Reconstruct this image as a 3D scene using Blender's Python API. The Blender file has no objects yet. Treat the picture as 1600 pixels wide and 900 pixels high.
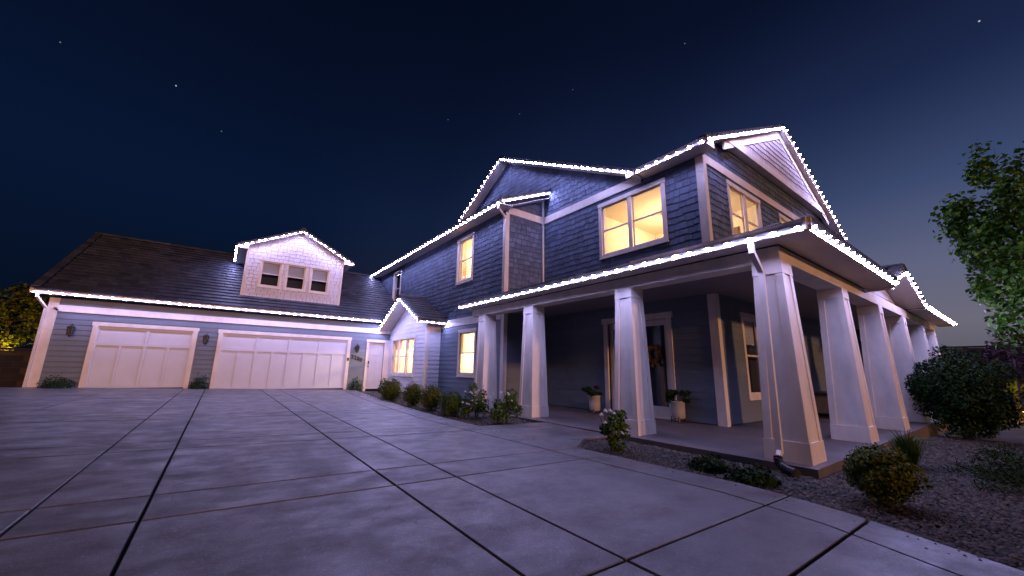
import bpy, math, random
import numpy as np
from mathutils import Vector, Matrix
random.seed(7); rng = np.random.default_rng(7)
sc = bpy.context.scene
col = sc.collection
R = math.radians

# ------------------------------------------------------------------ camera
GX, GY = -0.02173, 0.00712                      # fall of the driveway
CAMZ = 1.0859
cam_d = bpy.data.cameras.new('camera'); cam = bpy.data.objects.new('camera', cam_d); col.objects.link(cam)
cam_d.sensor_width = 36.0; cam_d.lens = 600.83 / 1600 * 36.0
cam_d.clip_start = 0.05; cam_d.clip_end = 5000
r_ = Vector((0.80086037, -0.59856799, 0.01841266)); u_ = Vector((-0.13887488, -0.15572501, 0.97798951)); f_ = Vector((0.58252591, 0.7857901, 0.20784005))
cm = Matrix(((r_.x, u_.x, -f_.x, 0), (r_.y, u_.y, -f_.y, 0), (r_.z, u_.z, -f_.z, CAMZ), (0, 0, 0, 1)))
cam.matrix_world = cm
sc.camera = cam
sc.render.resolution_x, sc.render.resolution_y = 1024, 576
sc.view_settings.view_transform = 'Standard'; sc.view_settings.look = 'None'
sc.view_settings.exposure = 0.0; sc.view_settings.gamma = 1.0
sc.render.engine = 'CYCLES'
sc.cycles.use_denoising = True
sc.cycles.max_bounces = 6; sc.cycles.diffuse_bounces = 3; sc.cycles.transparent_max_bounces = 12
sc.cycles.sample_clamp_indirect = 4.0
try: sc.cycles.use_light_tree = True
except Exception: pass

# ------------------------------------------------------------------ world: clear night sky with dusk left low in the east
w = bpy.data.worlds.new('World'); sc.world = w; w.use_nodes = True
nt = w.node_tree; nt.nodes.clear()
def N(t, nt=nt, **k):
    n = nt.nodes.new(t)
    for a, b in k.items(): setattr(n, a, b)
    return n
tc = N('ShaderNodeTexCoord'); sep = N('ShaderNodeSeparateXYZ'); nt.links.new(tc.outputs['Generated'], sep.inputs[0])
def ramp(nt, fac, stops, interp='LINEAR'):
    n = nt.nodes.new('ShaderNodeValToRGB'); n.color_ramp.interpolation = interp
    e = n.color_ramp.elements
    while len(e) < len(stops): e.new(0.5)
    for q, (p, c) in zip(e, stops): q.position = p; q.color = (*c, 1)
    nt.links.new(fac, n.inputs[0]); return n
# night side / dusk side, by elevation
west = ramp(nt, sep.outputs['Z'], [(0.0, (.0015, .0034, .009)), (0.12, (.0018, .0055, .017)), (0.35, (.0028, .0088, .034)), (0.6, (.0017, .0046, .018)), (1.0, (.0009, .0018, .006))])
east = ramp(nt, sep.outputs['Z'], [(0.0, (.088, .080, .108)), (0.10, (.150, .142, .190)), (0.20, (.118, .130, .222)), (0.34, (.052, .078, .180)), (0.5, (.017, .029, .092)), (0.68, (.0042, .0082, .031)), (1.0, (.0012, .0026, .009))])
dot = N('ShaderNodeVectorMath', operation='DOT_PRODUCT'); nt.links.new(tc.outputs['Generated'], dot.inputs[0]); dot.inputs[1].default_value = Vector((1.0, -0.05, 0.0)).normalized()
azr = ramp(nt, dot.outputs['Value'], [(0.0, (0, 0, 0)), (0.30, (.06, .06, .06)), (0.65, (.30, .30, .30)), (0.85, (.62, .62, .62)), (1.0, (1, 1, 1))], 'EASE')
mx = N('ShaderNodeMix', data_type='RGBA'); nt.links.new(azr.outputs[0], mx.inputs['Factor']); nt.links.new(west.outputs[0], mx.inputs['A']); nt.links.new(east.outputs[0], mx.inputs['B'])
last = mx.outputs['Result']
for d, size, b in (((-0.2678, 0.8321, 0.4858), .0009, .20), ((-0.1332, 0.859, 0.4944), .0011, .5), ((0.8484, -0.0288, 0.5285), .0012, .45), ((-0.0601, 0.8912, 0.4497), .0010, .15),
                   ((0.6739, 0.3297, 0.6612), .0010, .15), ((0.3518, 0.7401, 0.5731), .0010, .14), ((0.4879, 0.6406, 0.5929), .0009, .12), ((0.561, 0.5375, 0.6295), .0009, .12)):
    dd = N('ShaderNodeVectorMath', operation='DISTANCE'); nt.links.new(tc.outputs['Generated'], dd.inputs[0]); dd.inputs[1].default_value = d
    lt = N('ShaderNodeMath', operation='LESS_THAN'); nt.links.new(dd.outputs['Value'], lt.inputs[0]); lt.inputs[1].default_value = size
    ml = N('ShaderNodeMath', operation='MULTIPLY'); nt.links.new(lt.outputs[0], ml.inputs[0]); ml.inputs[1].default_value = b
    ad = N('ShaderNodeMix', data_type='RGBA', blend_type='ADD'); ad.inputs['Factor'].default_value = 1
    nt.links.new(last, ad.inputs['A']); nt.links.new(ml.outputs[0], ad.inputs['B']); last = ad.outputs['Result']
bg = N('ShaderNodeBackground'); bg.inputs['Strength'].default_value = 1.0; nt.links.new(last, bg.inputs['Color'])
wo = N('ShaderNodeOutputWorld'); nt.links.new(bg.outputs[0], wo.inputs[0])

# ------------------------------------------------------------------ the one sun lamp: low, warm, from the south, as weak as the night needs
sd = bpy.data.lights.new('sun', 'SUN'); so = bpy.data.objects.new('sun', sd); col.objects.link(so)
sd.energy = 1.2; sd.color = (1.0, .47, .22); sd.angle = R(2.5)
el, az = R(10.4), R(-5)                          # height, degrees east of south
sdir = Vector((math.sin(az) * math.cos(el), -math.cos(az) * math.cos(el), math.sin(el)))
so.rotation_euler = (-sdir).to_track_quat('-Z', 'Y').to_euler(); so.location = (10, -30, 20)

LED_L = 500.0                                    # radiance of one LED
LED_C = (.48, .46, 1.0)

# ------------------------------------------------------------------ helpers
def gz(x, y): return GX * max(-14, min(16, x)) + GY * max(-10, min(24, y))
class MB:
    def __init__(s): s.v = []; s.f = []
    def add(s, vs, fs):
        b = len(s.v); s.v += [tuple(p) for p in vs]; s.f += [tuple(b + i for i in q) for q in fs]
    def box(s, x0, x1, y0, y1, z0, z1):
        s.add([(x0,y0,z0),(x1,y0,z0),(x1,y1,z0),(x0,y1,z0),(x0,y0,z1),(x1,y0,z1),(x1,y1,z1),(x0,y1,z1)],
              [(0,3,2,1),(4,5,6,7),(0,1,5,4),(1,2,6,5),(2,3,7,6),(3,0,4,7)]); return s
    def prism(s, poly, off):
        n = len(poly); a = [Vector(p) for p in poly]; b = [p + Vector(off) for p in a]
        s.add(a + b, [tuple(range(n)), tuple(range(2*n-1, n-1, -1))] + [(i, i+n, (i+1) % n + n, (i+1) % n) for i in range(n)]); return s
    def bar(s, p0, p1, wv, hv):                  # box along p0-p1 with half vectors wv, hv
        p0, p1, wv, hv = map(Vector, (p0, p1, wv, hv))
        q = [p0-wv-hv, p0+wv-hv, p0+wv+hv, p0-wv+hv]
        s.prism(q, p1-p0); return s
    def tube(s, pts, rad, n=8):
        pts = [Vector(p) for p in pts]; rings = []
        rad = rad if isinstance(rad, (list, tuple)) else [rad] * len(pts)
        up = Vector((0, 0, 1))
        for i, p in enumerate(pts):
            t = (pts[min(i+1, len(pts)-1)] - pts[max(i-1, 0)]).normalized()
            a = t.cross(up if abs(t.z) < .9 else Vector((1, 0, 0))).normalized(); b = t.cross(a)
            rings.append([p + (a*math.cos(2*math.pi*k/n) + b*math.sin(2*math.pi*k/n))*rad[i] for k in range(n)])
        fs = []
        for i in range(len(pts)-1):
            for k in range(n): fs.append((i*n+k, i*n+(k+1) % n, (i+1)*n+(k+1) % n, (i+1)*n+k))
        fs += [tuple(range(n-1, -1, -1)), tuple(range((len(pts)-1)*n, len(pts)*n))]
        s.add([p for r in rings for p in r], fs); return s
    def lathe(s, prof, c, n=20):
        vs = []; fs = []
        for r, z in prof: vs += [(c[0]+r*math.cos(2*math.pi*k/n), c[1]+r*math.sin(2*math.pi*k/n), c[2]+z) for k in range(n)]
        for i in range(len(prof)-1):
            for k in range(n): fs.append((i*n+k, i*n+(k+1) % n, (i+1)*n+(k+1) % n, (i+1)*n+k))
        fs += [tuple(range(n-1, -1, -1)), tuple(range((len(prof)-1)*n, len(prof)*n))]
        s.add(vs, fs); return s
    def build(s, name, mat, parent=None, off=(0, 0, 0), smooth=False, **props):
        ox, oy, oz = off
        me = bpy.data.meshes.new(name); me.from_pydata([(x-ox, y-oy, z-oz) for x, y, z in s.v], [], s.f); me.update()
        if smooth:
            for p in me.polygons: p.use_smooth = True
        return obj(name, me, mat, parent, **props)
def obj(name, me, mat=None, parent=None, mtx=None, **props):
    if mat is not None and not me.materials: me.materials.append(mat)
    o = bpy.data.objects.new(name, me); col.objects.link(o)
    if parent is not None: o.parent = parent
    if mtx is not None: o.matrix_basis = mtx
    for k, v in props.items(): o[k] = v
    return o
def thing(name, loc, label, category, group=None):
    o = bpy.data.objects.new(name, None); col.objects.link(o); o.location = loc; o.empty_display_size = .2
    o['label'] = label; o['category'] = category
    if group: o['group'] = group
    return o
def np_mesh(name, V, F, mat, parent=None, **props):
    V = np.asarray(V, np.float32); F = np.asarray(F, np.int32); k = F.shape[1]
    me = bpy.data.meshes.new(name); me.vertices.add(len(V)); me.vertices.foreach_set('co', V.ravel())
    me.loops.add(F.size); me.loops.foreach_set('vertex_index', F.ravel())
    me.polygons.add(len(F)); me.polygons.foreach_set('loop_start', np.arange(0, F.size, k, dtype=np.int32))
    me.update(calc_edges=True)
    return obj(name, me, mat, parent, **props)

# ------------------------------------------------------------------ materials
def material(name, c, rough=.6, var=0.0, stain=0.0, scale=3.0, stretch=(1, 1, 1), bump=0.0, bscale=40.0, spec=.4, hue=None, metal=0.0, trans=0.0):
    m = bpy.data.materials.new(name); m.use_nodes = True; t = m.node_tree; t.nodes.clear()
    n = lambda k, **a: N(k, t, **a)
    out = n('ShaderNodeOutputMaterial'); p = n('ShaderNodeBsdfPrincipled'); t.links.new(p.outputs[0], out.inputs[0])
    p.inputs['Roughness'].default_value = rough; p.inputs['Metallic'].default_value = metal
    p.inputs['Specular IOR Level'].default_value = spec
    if trans: p.inputs['Transmission Weight'].default_value = trans
    rgb = n('ShaderNodeRGB'); rgb.outputs[0].default_value = (*c, 1); cur = rgb.outputs[0]
    geo = n('ShaderNodeNewGeometry')
    mp = n('ShaderNodeMapping'); t.links.new(geo.outputs['Position'], mp.inputs['Vector']); mp.inputs['Scale'].default_value = stretch
    if var or hue:
        oi = n('ShaderNodeObjectInfo'); ad = n('ShaderNodeMath', operation='ADD'); fr = n('ShaderNodeMath', operation='FRACT')
        t.links.new(oi.outputs['Random'], ad.inputs[0]); t.links.new(geo.outputs['Random Per Island'], ad.inputs[1]); t.links.new(ad.outputs[0], fr.inputs[0])
        if hue:
            m2 = n('ShaderNodeMix', data_type='RGBA'); t.links.new(fr.outputs[0], m2.inputs['Factor']); t.links.new(cur, m2.inputs['A']); m2.inputs['B'].default_value = (*hue, 1); cur = m2.outputs['Result']
        if var:
            mr = n('ShaderNodeMapRange'); mr.inputs['To Min'].default_value = 1-var; mr.inputs['To Max'].default_value = 1+var
            f7 = n('ShaderNodeMath', operation='MULTIPLY'); f7.inputs[1].default_value = 7.31; t.links.new(fr.outputs[0], f7.inputs[0])
            f8 = n('ShaderNodeMath', operation='FRACT'); t.links.new(f7.outputs[0], f8.inputs[0]); t.links.new(f8.outputs[0], mr.inputs['Value'])
            sc_ = n('ShaderNodeVectorMath', operation='SCALE'); t.links.new(cur, sc_.inputs[0]); t.links.new(mr.outputs[0], sc_.inputs['Scale']); cur = sc_.outputs[0]
    if stain:
        nz = n('ShaderNodeTexNoise'); nz.inputs['Scale'].default_value = scale; nz.inputs['Detail'].default_value = 6; nz.inputs['Roughness'].default_value = .62
        t.links.new(mp.outputs[0], nz.inputs['Vector'])
        mr = n('ShaderNodeMapRange'); mr.inputs['From Min'].default_value = .3; mr.inputs['From Max'].default_value = .7; mr.inputs['To Min'].default_value = 1-stain; mr.inputs['To Max'].default_value = 1+stain
        t.links.new(nz.outputs['Fac'], mr.inputs['Value'])
        sc_ = n('ShaderNodeVectorMath', operation='SCALE'); t.links.new(cur, sc_.inputs[0]); t.links.new(mr.outputs[0], sc_.inputs['Scale']); cur = sc_.outputs[0]
    t.links.new(cur, p.inputs['Base Color'])
    if bump:
        nb = n('ShaderNodeTexNoise'); nb.inputs['Scale'].default_value = bscale; nb.inputs['Detail'].default_value = 4; t.links.new(mp.outputs[0], nb.inputs['Vector'])
        bp = n('ShaderNodeBump'); bp.inputs['Strength'].default_value = bump; bp.inputs['Distance'].default_value = .01
        t.links.new(nb.outputs['Fac'], bp.inputs['Height']); t.links.new(bp.outputs[0], p.inputs['Normal'])
    return m
def emission(name, c, s):
    m = bpy.data.materials.new(name); m.use_nodes = True; t = m.node_tree; t.nodes.clear()
    e = N('ShaderNodeEmission', t); e.inputs[0].default_value = (*c, 1); e.inputs[1].default_value = s
    o = N('ShaderNodeOutputMaterial', t); t.links.new(e.outputs[0], o.inputs[0]); return m
def clear_glass(name):
    m = bpy.data.materials.new(name); m.use_nodes = True; t = m.node_tree; t.nodes.clear()
    tr = N('ShaderNodeBsdfTransparent', t); gl = N('ShaderNodeBsdfGlossy', t); gl.inputs['Roughness'].default_value = .03
    lw_ = N('ShaderNodeLayerWeight', t); lw_.inputs[0].default_value = .5; pw_ = N('ShaderNodeMath', t, operation='POWER'); pw_.inputs[1].default_value = 5; t.links.new(lw_.outputs['Facing'], pw_.inputs[0])
    fz = N('ShaderNodeMath', t, operation='MULTIPLY_ADD'); fz.inputs[1].default_value = .7; fz.inputs[2].default_value = .03; t.links.new(pw_.outputs[0], fz.inputs[0]); mxn = N('ShaderNodeMixShader', t)
    t.links.new(fz.outputs[0], mxn.inputs[0]); t.links.new(tr.outputs[0], mxn.inputs[1]); t.links.new(gl.outputs[0], mxn.inputs[2])
    o = N('ShaderNodeOutputMaterial', t); t.links.new(mxn.outputs[0], o.inputs[0]); return m
M = dict(
    white=material('cream_trim_paint', (.74, .665, .585), .5, stain=.13, scale=3.5, stretch=(1, 1, .5), bump=.12, bscale=70),
    soffit=material('soffit_paint', (.66, .60, .56), .6, stain=.05),
    siding=material('blue_grey_lap_siding', (.148, .182, .228), .6, var=.07, stain=.08, scale=2.5, stretch=(1, 1, 6), bump=.12, bscale=60),
    wsiding=material('off_white_lap_siding', (.66, .63, .65), .6, var=.05, stain=.06, scale=2.5, bump=.1, bscale=60),
    shingle=material('blue_shingle', (.094, .124, .190), .7, var=.26, stain=.14, scale=4, stretch=(6, 6, 1), bump=.4, bscale=25),
    wshingle=material('off_white_shingle', (.70, .68, .72), .65, var=.03, stain=.06, scale=4, bump=.3, bscale=25),
    tshingle=material('taupe_shingle', (.42, .36, .36), .7, var=.12, stain=.08, scale=4, bump=.3, bscale=25),
    core=material('wall_core', (.05, .065, .09), .9),
    tile=material('concrete_roof_tile', (.038, .045, .064), .6, var=.32, stain=.2, scale=5, bump=.3, bscale=30, hue=(.056, .061, .080)),
    deck=material('roof_underlay', (.05, .045, .05), .9),
    porchceil=material('porch_ceiling_boards', (.24, .22, .25), .6, stain=.05),
    slab=material('porch_slab_concrete', (.140, .118, .115), .6, stain=.2, scale=2, bump=.1),
    door=material('painted_garage_door', (.60, .62, .68), .45, stain=.05, scale=1.5, bump=.06, bscale=90),
    black=material('black_metal', (.012, .012, .014), .4, spec=.5),
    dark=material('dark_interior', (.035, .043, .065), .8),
    darkglass=material('dark_window_glass', (.03, .035, .05), .06, spec=.6),
    blind=material('window_blind', (.40, .44, .52), .6),
    curtain=material('sheer_curtain', (.78, .70, .55), .8, stain=.25, scale=4, stretch=(12, 12, .4)),
    room=material('warm_room_paint', (.76, .66, .53), .85, stain=.06),
    wood=material('dark_wood', (.12, .065, .04), .5, stain=.2, scale=6),
    metal=material('aluminium_track', (.62, .62, .64), .4, metal=.3),
    gravelm=material('gravel_stone', (.105, .086, .066), .9, var=.65, hue=(.052, .045, .039), spec=.2),
    soil=material('soil', (.075, .062, .055), .95, stain=.4, scale=8, bump=.8, bscale=60),
    earth=material('dry_ground', (.07, .06, .052), .95, stain=.35, scale=.8, bump=.5, bscale=30),
    joint=material('joint_sand', (.055, .040, .034), .95, stain=.3, scale=5),
    leaf=material('leaf_green', (.040, .095, .020), .6, var=.45, hue=(.070, .110, .016), spec=.12),
    darkleaf=material('leaf_dark', (.016, .042, .014), .65, var=.45, hue=(.026, .052, .014), spec=.08),
    boxleaf=material('boxwood_leaf', (.065, .102, .014), .6, var=.4, hue=(.110, .118, .014), spec=.12),
    treeleaf=material('tree_leaf', (.050, .150, .020), .5, var=.45, hue=(.095, .190, .020), spec=.15),
    redleaf=material('plum_leaf', (.030, .016, .022), .7, var=.4, spec=.05),
    bark=material('bark', (.085, .06, .045), .9, stain=.35, scale=9, stretch=(1, 1, .2), bump=.8, bscale=30),
    petal=material('white_petal', (.75, .73, .70), .6, var=.1),
    pot=material('glazed_pot', (.42, .39, .34), .35, stain=.08),
    wreath=material('dry_wreath', (.42, .23, .06), .8, var=.5, hue=(.25, .15, .04)),
    block=material('block_wall', (.022, .02, .02), .9, var=.2, stain=.15),
    brass=material('brushed_nickel', (.08, .08, .09), .35, metal=.8),
    lampglass=material('seeded_lantern_glass', (.06, .055, .045), .2, spec=.5),
    cushion=material('tan_wicker', (.26, .18, .11), .8, var=.1, stain=.2, scale=20),
    glass=clear_glass('window_glass'),
    led=emission('led_diode', LED_C, LED_L),
)
M['led_dim'] = emission('led_diode_dim', LED_C, LED_L*.72); M['led_bright'] = emission('led_diode_bright', LED_C, LED_L*1.3)
for k in ('led', 'led_dim', 'led_bright'): M[k].cycles.emission_sampling = 'FRONT'
# driveway concrete: trowelled streaks, rusty stains, pores
def concrete():
    m = bpy.data.materials.new('driveway_concrete'); m.use_nodes = True; t = m.node_tree; t.nodes.clear()
    p = N('ShaderNodeBsdfPrincipled', t); o = N('ShaderNodeOutputMaterial', t); t.links.new(p.outputs[0], o.inputs[0]); p.inputs['Specular IOR Level'].default_value = .45
    geo = N('ShaderNodeNewGeometry', t); oi = N('ShaderNodeObjectInfo', t)
    def mapped(st):
        mp = N('ShaderNodeMapping', t); mp.inputs['Scale'].default_value = st; t.links.new(geo.outputs['Position'], mp.inputs['Vector']); return mp.outputs[0]
    def noise(s_, st=(1, 1, 1), d=5, r=.6, dist=0):
        n = N('ShaderNodeTexNoise', t); n.inputs['Scale'].default_value = s_; n.inputs['Detail'].default_value = d; n.inputs['Roughness'].default_value = r; n.inputs['Distortion'].default_value = dist; t.links.new(mapped(st), n.inputs['Vector']); return n.outputs['Fac']
    def mixc(a_, fac, c, amt):
        ml = N('ShaderNodeMath', t, operation='MULTIPLY'); ml.inputs[1].default_value = amt; t.links.new(fac, ml.inputs[0])
        x = N('ShaderNodeMix', t, data_type='RGBA'); x.inputs['B'].default_value = (*c, 1); t.links.new(ml.outputs[0], x.inputs['Factor']); t.links.new(a_, x.inputs['A']); return x.outputs['Result']
    base = ramp(t, noise(1.9, (.9, 1.15, 1), 11, .74), [(.30, (.085, .082, .080)), (.5, (.132, .126, .122)), (.70, (.182, .174, .165))]).outputs[0]
    base = mixc(base, ramp(t, noise(.9, (.7, 1.5, 1), 10, .74, .3), [(.47, (0, 0, 0)), (.64, (1, 1, 1))]).outputs[0], (.085, .054, .048), .9)      # rusty stains
    base = mixc(base, ramp(t, noise(.45, (1, 1.2, 1), 6, .6), [(.46, (0, 0, 0)), (.66, (1, 1, 1))]).outputs[0], (.070, .074, .086), .55)          # damp grey areas
    base = mixc(base, ramp(t, noise(60, d=3, r=.6), [(.56, (0, 0, 0)), (.66, (1, 1, 1))]).outputs[0], (.30, .29, .28), .35)                       # pale grains
    base = mixc(base, ramp(t, noise(95, d=2, r=.5), [(.30, (1, 1, 1)), (.40, (0, 0, 0))]).outputs[0], (.05, .05, .055), .6)                       # pores
    base = mixc(base, ramp(t, noise(6.5, d=6, r=.75), [(.27, (1, 1, 1)), (.34, (0, 0, 0))]).outputs[0], (.06, .055, .06), .7)                     # drips and scuffs
    vo = N('ShaderNodeTexVoronoi', t, feature='DISTANCE_TO_EDGE'); vo.inputs['Scale'].default_value = .55
    wob = N('ShaderNodeTexNoise', t); wob.inputs['Scale'].default_value = 3.5; t.links.new(geo.outputs['Position'], wob.inputs['Vector'])
    va = N('ShaderNodeMix', t, data_type='RGBA', blend_type='ADD'); va.inputs['Factor'].default_value = .35; t.links.new(geo.outputs['Position'], va.inputs['A']); t.links.new(wob.outputs['Color'], va.inputs['B']); t.links.new(va.outputs['Result'], vo.inputs['Vector'])
    cr = ramp(t, vo.outputs['Distance'], [(.0, (1, 1, 1)), (.0045, (0, 0, 0))])
    cm_ = ramp(t, noise(.35), [(.50, (0, 0, 0)), (.56, (1, 1, 1))]); cmul = N('ShaderNodeMath', t, operation='MULTIPLY'); t.links.new(cr.outputs[0], cmul.inputs[0]); t.links.new(cm_.outputs[0], cmul.inputs[1])
    base = mixc(base, cmul.outputs[0], (.045, .04, .04), .8)                                                                                       # hairline cracks
    mr = N('ShaderNodeMapRange', t); mr.inputs['To Min'].default_value = .86; mr.inputs['To Max'].default_value = 1.14; t.links.new(oi.outputs['Random'], mr.inputs['Value'])
    sc_ = N('ShaderNodeVectorMath', t, operation='SCALE'); t.links.new(base, sc_.inputs[0]); t.links.new(mr.outputs[0], sc_.inputs['Scale']); t.links.new(sc_.outputs[0], p.inputs['Base Color'])
    rr = ramp(t, noise(2.6, (.9, 1.2, 1), 8, .7), [(.35, (.36, .36, .36)), (.65, (.66, .66, .66))]); t.links.new(rr.outputs[0], p.inputs['Roughness'])
    bp = N('ShaderNodeBump', t); bp.inputs['Strength'].default_value = .35; bp.inputs['Distance'].default_value = .006; t.links.new(noise(120, (1, .5, 1), 4, .7), bp.inputs['Height']); t.links.new(bp.outputs[0], p.inputs['Normal'])
    return m
def sheer():
    m = bpy.data.materials.new('sheer_cloth'); m.use_nodes = True; t = m.node_tree; t.nodes.clear()
    d = N('ShaderNodeBsdfDiffuse', t); d.inputs[0].default_value = (.7, .62, .5, 1); tl = N('ShaderNodeBsdfTranslucent', t); tl.inputs[0].default_value = (.62, .54, .40, 1)
    x = N('ShaderNodeMixShader', t); x.inputs[0].default_value = .6; o = N('ShaderNodeOutputMaterial', t); t.links.new(d.outputs[0], x.inputs[1]); t.links.new(tl.outputs[0], x.inputs[2]); t.links.new(x.outputs[0], o.inputs[0]); return m
M['sheer'] = sheer()
M['concrete'] = concrete()

# ------------------------------------------------------------------ cladding: planks, shingles and tiles as single pieces
class Fr:                                        # plane frame: point = o + u*U + v*V + d*N
    def __init__(s, o, U, V, Nn): s.o, s.U, s.V, s.N = map(Vector, (o, U, V, Nn))
    def p(s, u, v, d=0): return s.o + s.U*u + s.V*v + s.N*d
def FW(x): return Fr((x, 0, 0), (0, 1, 0), (0, 0, 1), (-1, 0, 0))     # wall facing west, u = y
def FS(y): return Fr((0, y, 0), (1, 0, 0), (0, 0, 1), (0, -1, 0))     # wall facing south, u = x
def rect_minus(r, holes):
    out = [r]
    for h in holes:
        nx = []
        for a in out:
            u0, u1, v0, v1 = a; x0, x1, y0, y1 = h
            if x1 <= u0 or x0 >= u1 or y1 <= v0 or y0 >= v1: nx.append(a); continue
            if x0 > u0: nx.append((u0, x0, v0, v1))
            if x1 < u1: nx.append((x1, u1, v0, v1))
            m0, m1 = max(u0, x0), min(u1, x1)
            if y0 > v0: nx.append((m0, m1, v0, y0))
            if y1 < v1: nx.append((m0, m1, y1, v1))
        out = nx
    return [a for a in out if a[1]-a[0] > .012 and a[3]-a[2] > .012]
def clip_poly(poly, region):                     # Sutherland-Hodgman; region convex, either winding
    ar = sum(region[i][0]*region[(i+1) % len(region)][1] - region[(i+1) % len(region)][0]*region[i][1] for i in range(len(region)))
    reg = region if ar > 0 else region[::-1]
    for i in range(len(reg)):
        (ax, ay), (bx, by) = reg[i], reg[(i+1) % len(reg)]
        side = lambda p: (bx-ax)*(p[1]-ay) - (by-ay)*(p[0]-ax)
        out = []
        for k in range(len(poly)):
            p, q = poly[k], poly[(k+1) % len(poly)]; sp, sq = side(p), side(q)
            if sp >= -1e-9: out.append(p)
            if (sp > 1e-9 and sq < -1e-9) or (sp < -1e-9 and sq > 1e-9):
                t = sp/(sp-sq); out.append((p[0]+(q[0]-p[0])*t, p[1]+(q[1]-p[1])*t))
        poly = out
        if len(poly) < 3: return []
    return poly
def clad(fr, region, holes, dv, wmin, wmax, jag=0, stag=None, lap=.02, v0=None, gap=.002):
    us = [p[0] for p in region]; vs = [p[1] for p in region]
    ua, ub, va, vb = min(us), max(us), min(vs), max(vs)
    if v0 is not None: va = v0
    out = []; row = 0; v = va
    while v < vb - .01:
        u = ua - (random.uniform(0, wmin) if stag is None else (stag if row % 2 else 0))
        while u < ub - .005:
            wd = random.uniform(wmin, wmax); a, b = max(u, ua), min(u+wd, ub); u += wd
            if b - a < .015: continue
            j = random.uniform(-jag, jag)
            for rc in rect_minus((a+gap, b-gap, v+j, min(v+dv+lap, vb)), holes):
                pl = [(rc[0], rc[2]), (rc[1], rc[2]), (rc[1], rc[3]), (rc[0], rc[3])]
                cp = clip_poly(pl, region)
                if len(cp) < 3: continue
                rect = len(cp) == 4 and all(min(abs(p[0]-q[0])+abs(p[1]-q[1]) for q in cp) < 1e-6 for p in pl)
                out.append((fr, cp, rc if rect else None, v, dv))
        v += dv; row += 1
    return out
cinv = cm.inverted()
def px_area(fr, poly):
    pts = []
    for u, v in poly:
        q = cinv @ fr.p(u, v)
        if q.z > -.3: return 0
        pts.append((512 + 384.5*q.x/-q.z, 288 - 384.5*q.y/-q.z))
    if max(p[0] for p in pts) < 0 or min(p[0] for p in pts) > 1024: return 0
    c = cm.translation
    if (c - fr.p(*poly[0])).dot(fr.N) < 0: return 0
    return abs(sum(pts[i][0]*pts[(i+1) % len(pts)][1] - pts[(i+1) % len(pts)][0]*pts[i][1] for i in range(len(pts))))/2
HB = Vector((9.0, 11.0, -.08))                   # house base
UNIT = {}
def unit_piece(name, mat, tt):                   # wedge: thick butt below, thin head above
    k = (name, mat.name)
    if k not in UNIT:
        b = MB(); b.add([(0,0,0),(1,0,0),(1,-1,0),(0,-1,0),(0,0,1),(1,0,1),(1,-tt,1),(0,-tt,1)], [(0,1,2,3),(7,6,5,4),(3,2,6,7),(0,4,5,1),(1,5,6,2),(0,3,7,4)])
        me = bpy.data.meshes.new(name); me.from_pydata(b.v, [], b.f); me.materials.append(mat); UNIT[k] = me
    return UNIT[k]
def place_pieces(name, pieces, limit, tb, tt):
    """pieces: (fr, poly, rect, v, dv, parent, mat). The largest in view become objects, the rest one joined part per parent."""
    order = sorted([p for p in pieces if p[2] is not None], key=lambda p: -px_area(p[0], p[1]))
    single = set(id(p) for p in order[:limit]); rest = {}
    for p in pieces:
        fr, poly, rc, v, dv, par, mat = p
        if id(p) in single:
            me = unit_piece(name, mat, tt/tb)
            u0, u1, a, b = rc; o = fr.p(u0, a)
            mt = Matrix.Identity(4)
            for k in range(3):
                mt[k][0] = fr.U[k]*(u1-u0); mt[k][1] = -fr.N[k]*tb; mt[k][2] = fr.V[k]*(b-a); mt[k][3] = o[k]-HB[k]
            obj(name, me, None, par, mt)
        else:
            mb = rest.setdefault((par.name, mat.name), (MB(), par, mat))[0]; n = len(poly)
            th = lambda y: tb + (tt-tb)*min(1, max(0, (y-v)/max(dv, .01)))
            inn = [fr.p(x, y, 0)-HB for x, y in poly]; ou = [fr.p(x, y, th(y))-HB for x, y in poly]
            mb.add(inn+ou, [tuple(range(n, 2*n))] + [(i, (i+1) % n, (i+1) % n+n, i+n) for i in range(n)])
    for mb, par, mat in rest.values(): mb.build(name, mat, par, kind='stuff')

# ================================================================== SETTING
g = MB(); xs = [-400, -60, -14, -5, 0, 5, 10, 16, 30, 60, 400]; ys = [-400, -60, -10, 0, 6, 12, 24, 60, 150, 400]
g.add([(x, y, gz(x, y)-.075) for y in ys for x in xs], [(j*len(xs)+i, j*len(xs)+i+1, (j+1)*len(xs)+i+1, (j+1)*len(xs)+i) for j in range(len(ys)-1) for i in range(len(xs)-1)])
g.build('ground', M['earth'], kind='structure')
def interp(y, tab):
    ys_, xs_ = zip(*tab); return float(np.interp(y, ys_, xs_))
EDGE = [(-4, 2.2), (-2, 3.2), (0, 4.13), (.6, 4.36), (1.2, 4.62), (2, 4.78), (3.5, 4.66), (5, 4.58), (7, 4.42), (8.5, 4.36), (10, 4.43), (12, 4.53), (14.4, 4.73), (17, 5.0), (19.5, 5.3)]
XE = lambda y: interp(y, EDGE)
XI = lambda y: XE(y) - .55
drv = MB()
dp = [(-13, -6), (XE(-4)+.01, -6)] + [(XE(y)+.0, y) for y in np.linspace(-4, 19.6, 40)] + [(5.6, 19.64), (-13, 19.64)]
drv.add([(x, y, gz(x, y)-.045) for x, y in dp], [tuple(range(len(dp)))])
drive = drv.build('driveway', M['joint'], kind='structure')
yb = [-6, -4.5, -3.87, -1.74, -1.11, 1.045, 1.68, 3.82, 4.45, 6.55, 7.15, 9.75, 10.45, 13.2, 16.2, 19.62]
xb = [-13, -8.2, -7.55, -5.78, -5.15, -3.35, -2.72, -.92, -.29, 1.5, 2.15, 'i', 'e']
GAP = .011
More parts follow.
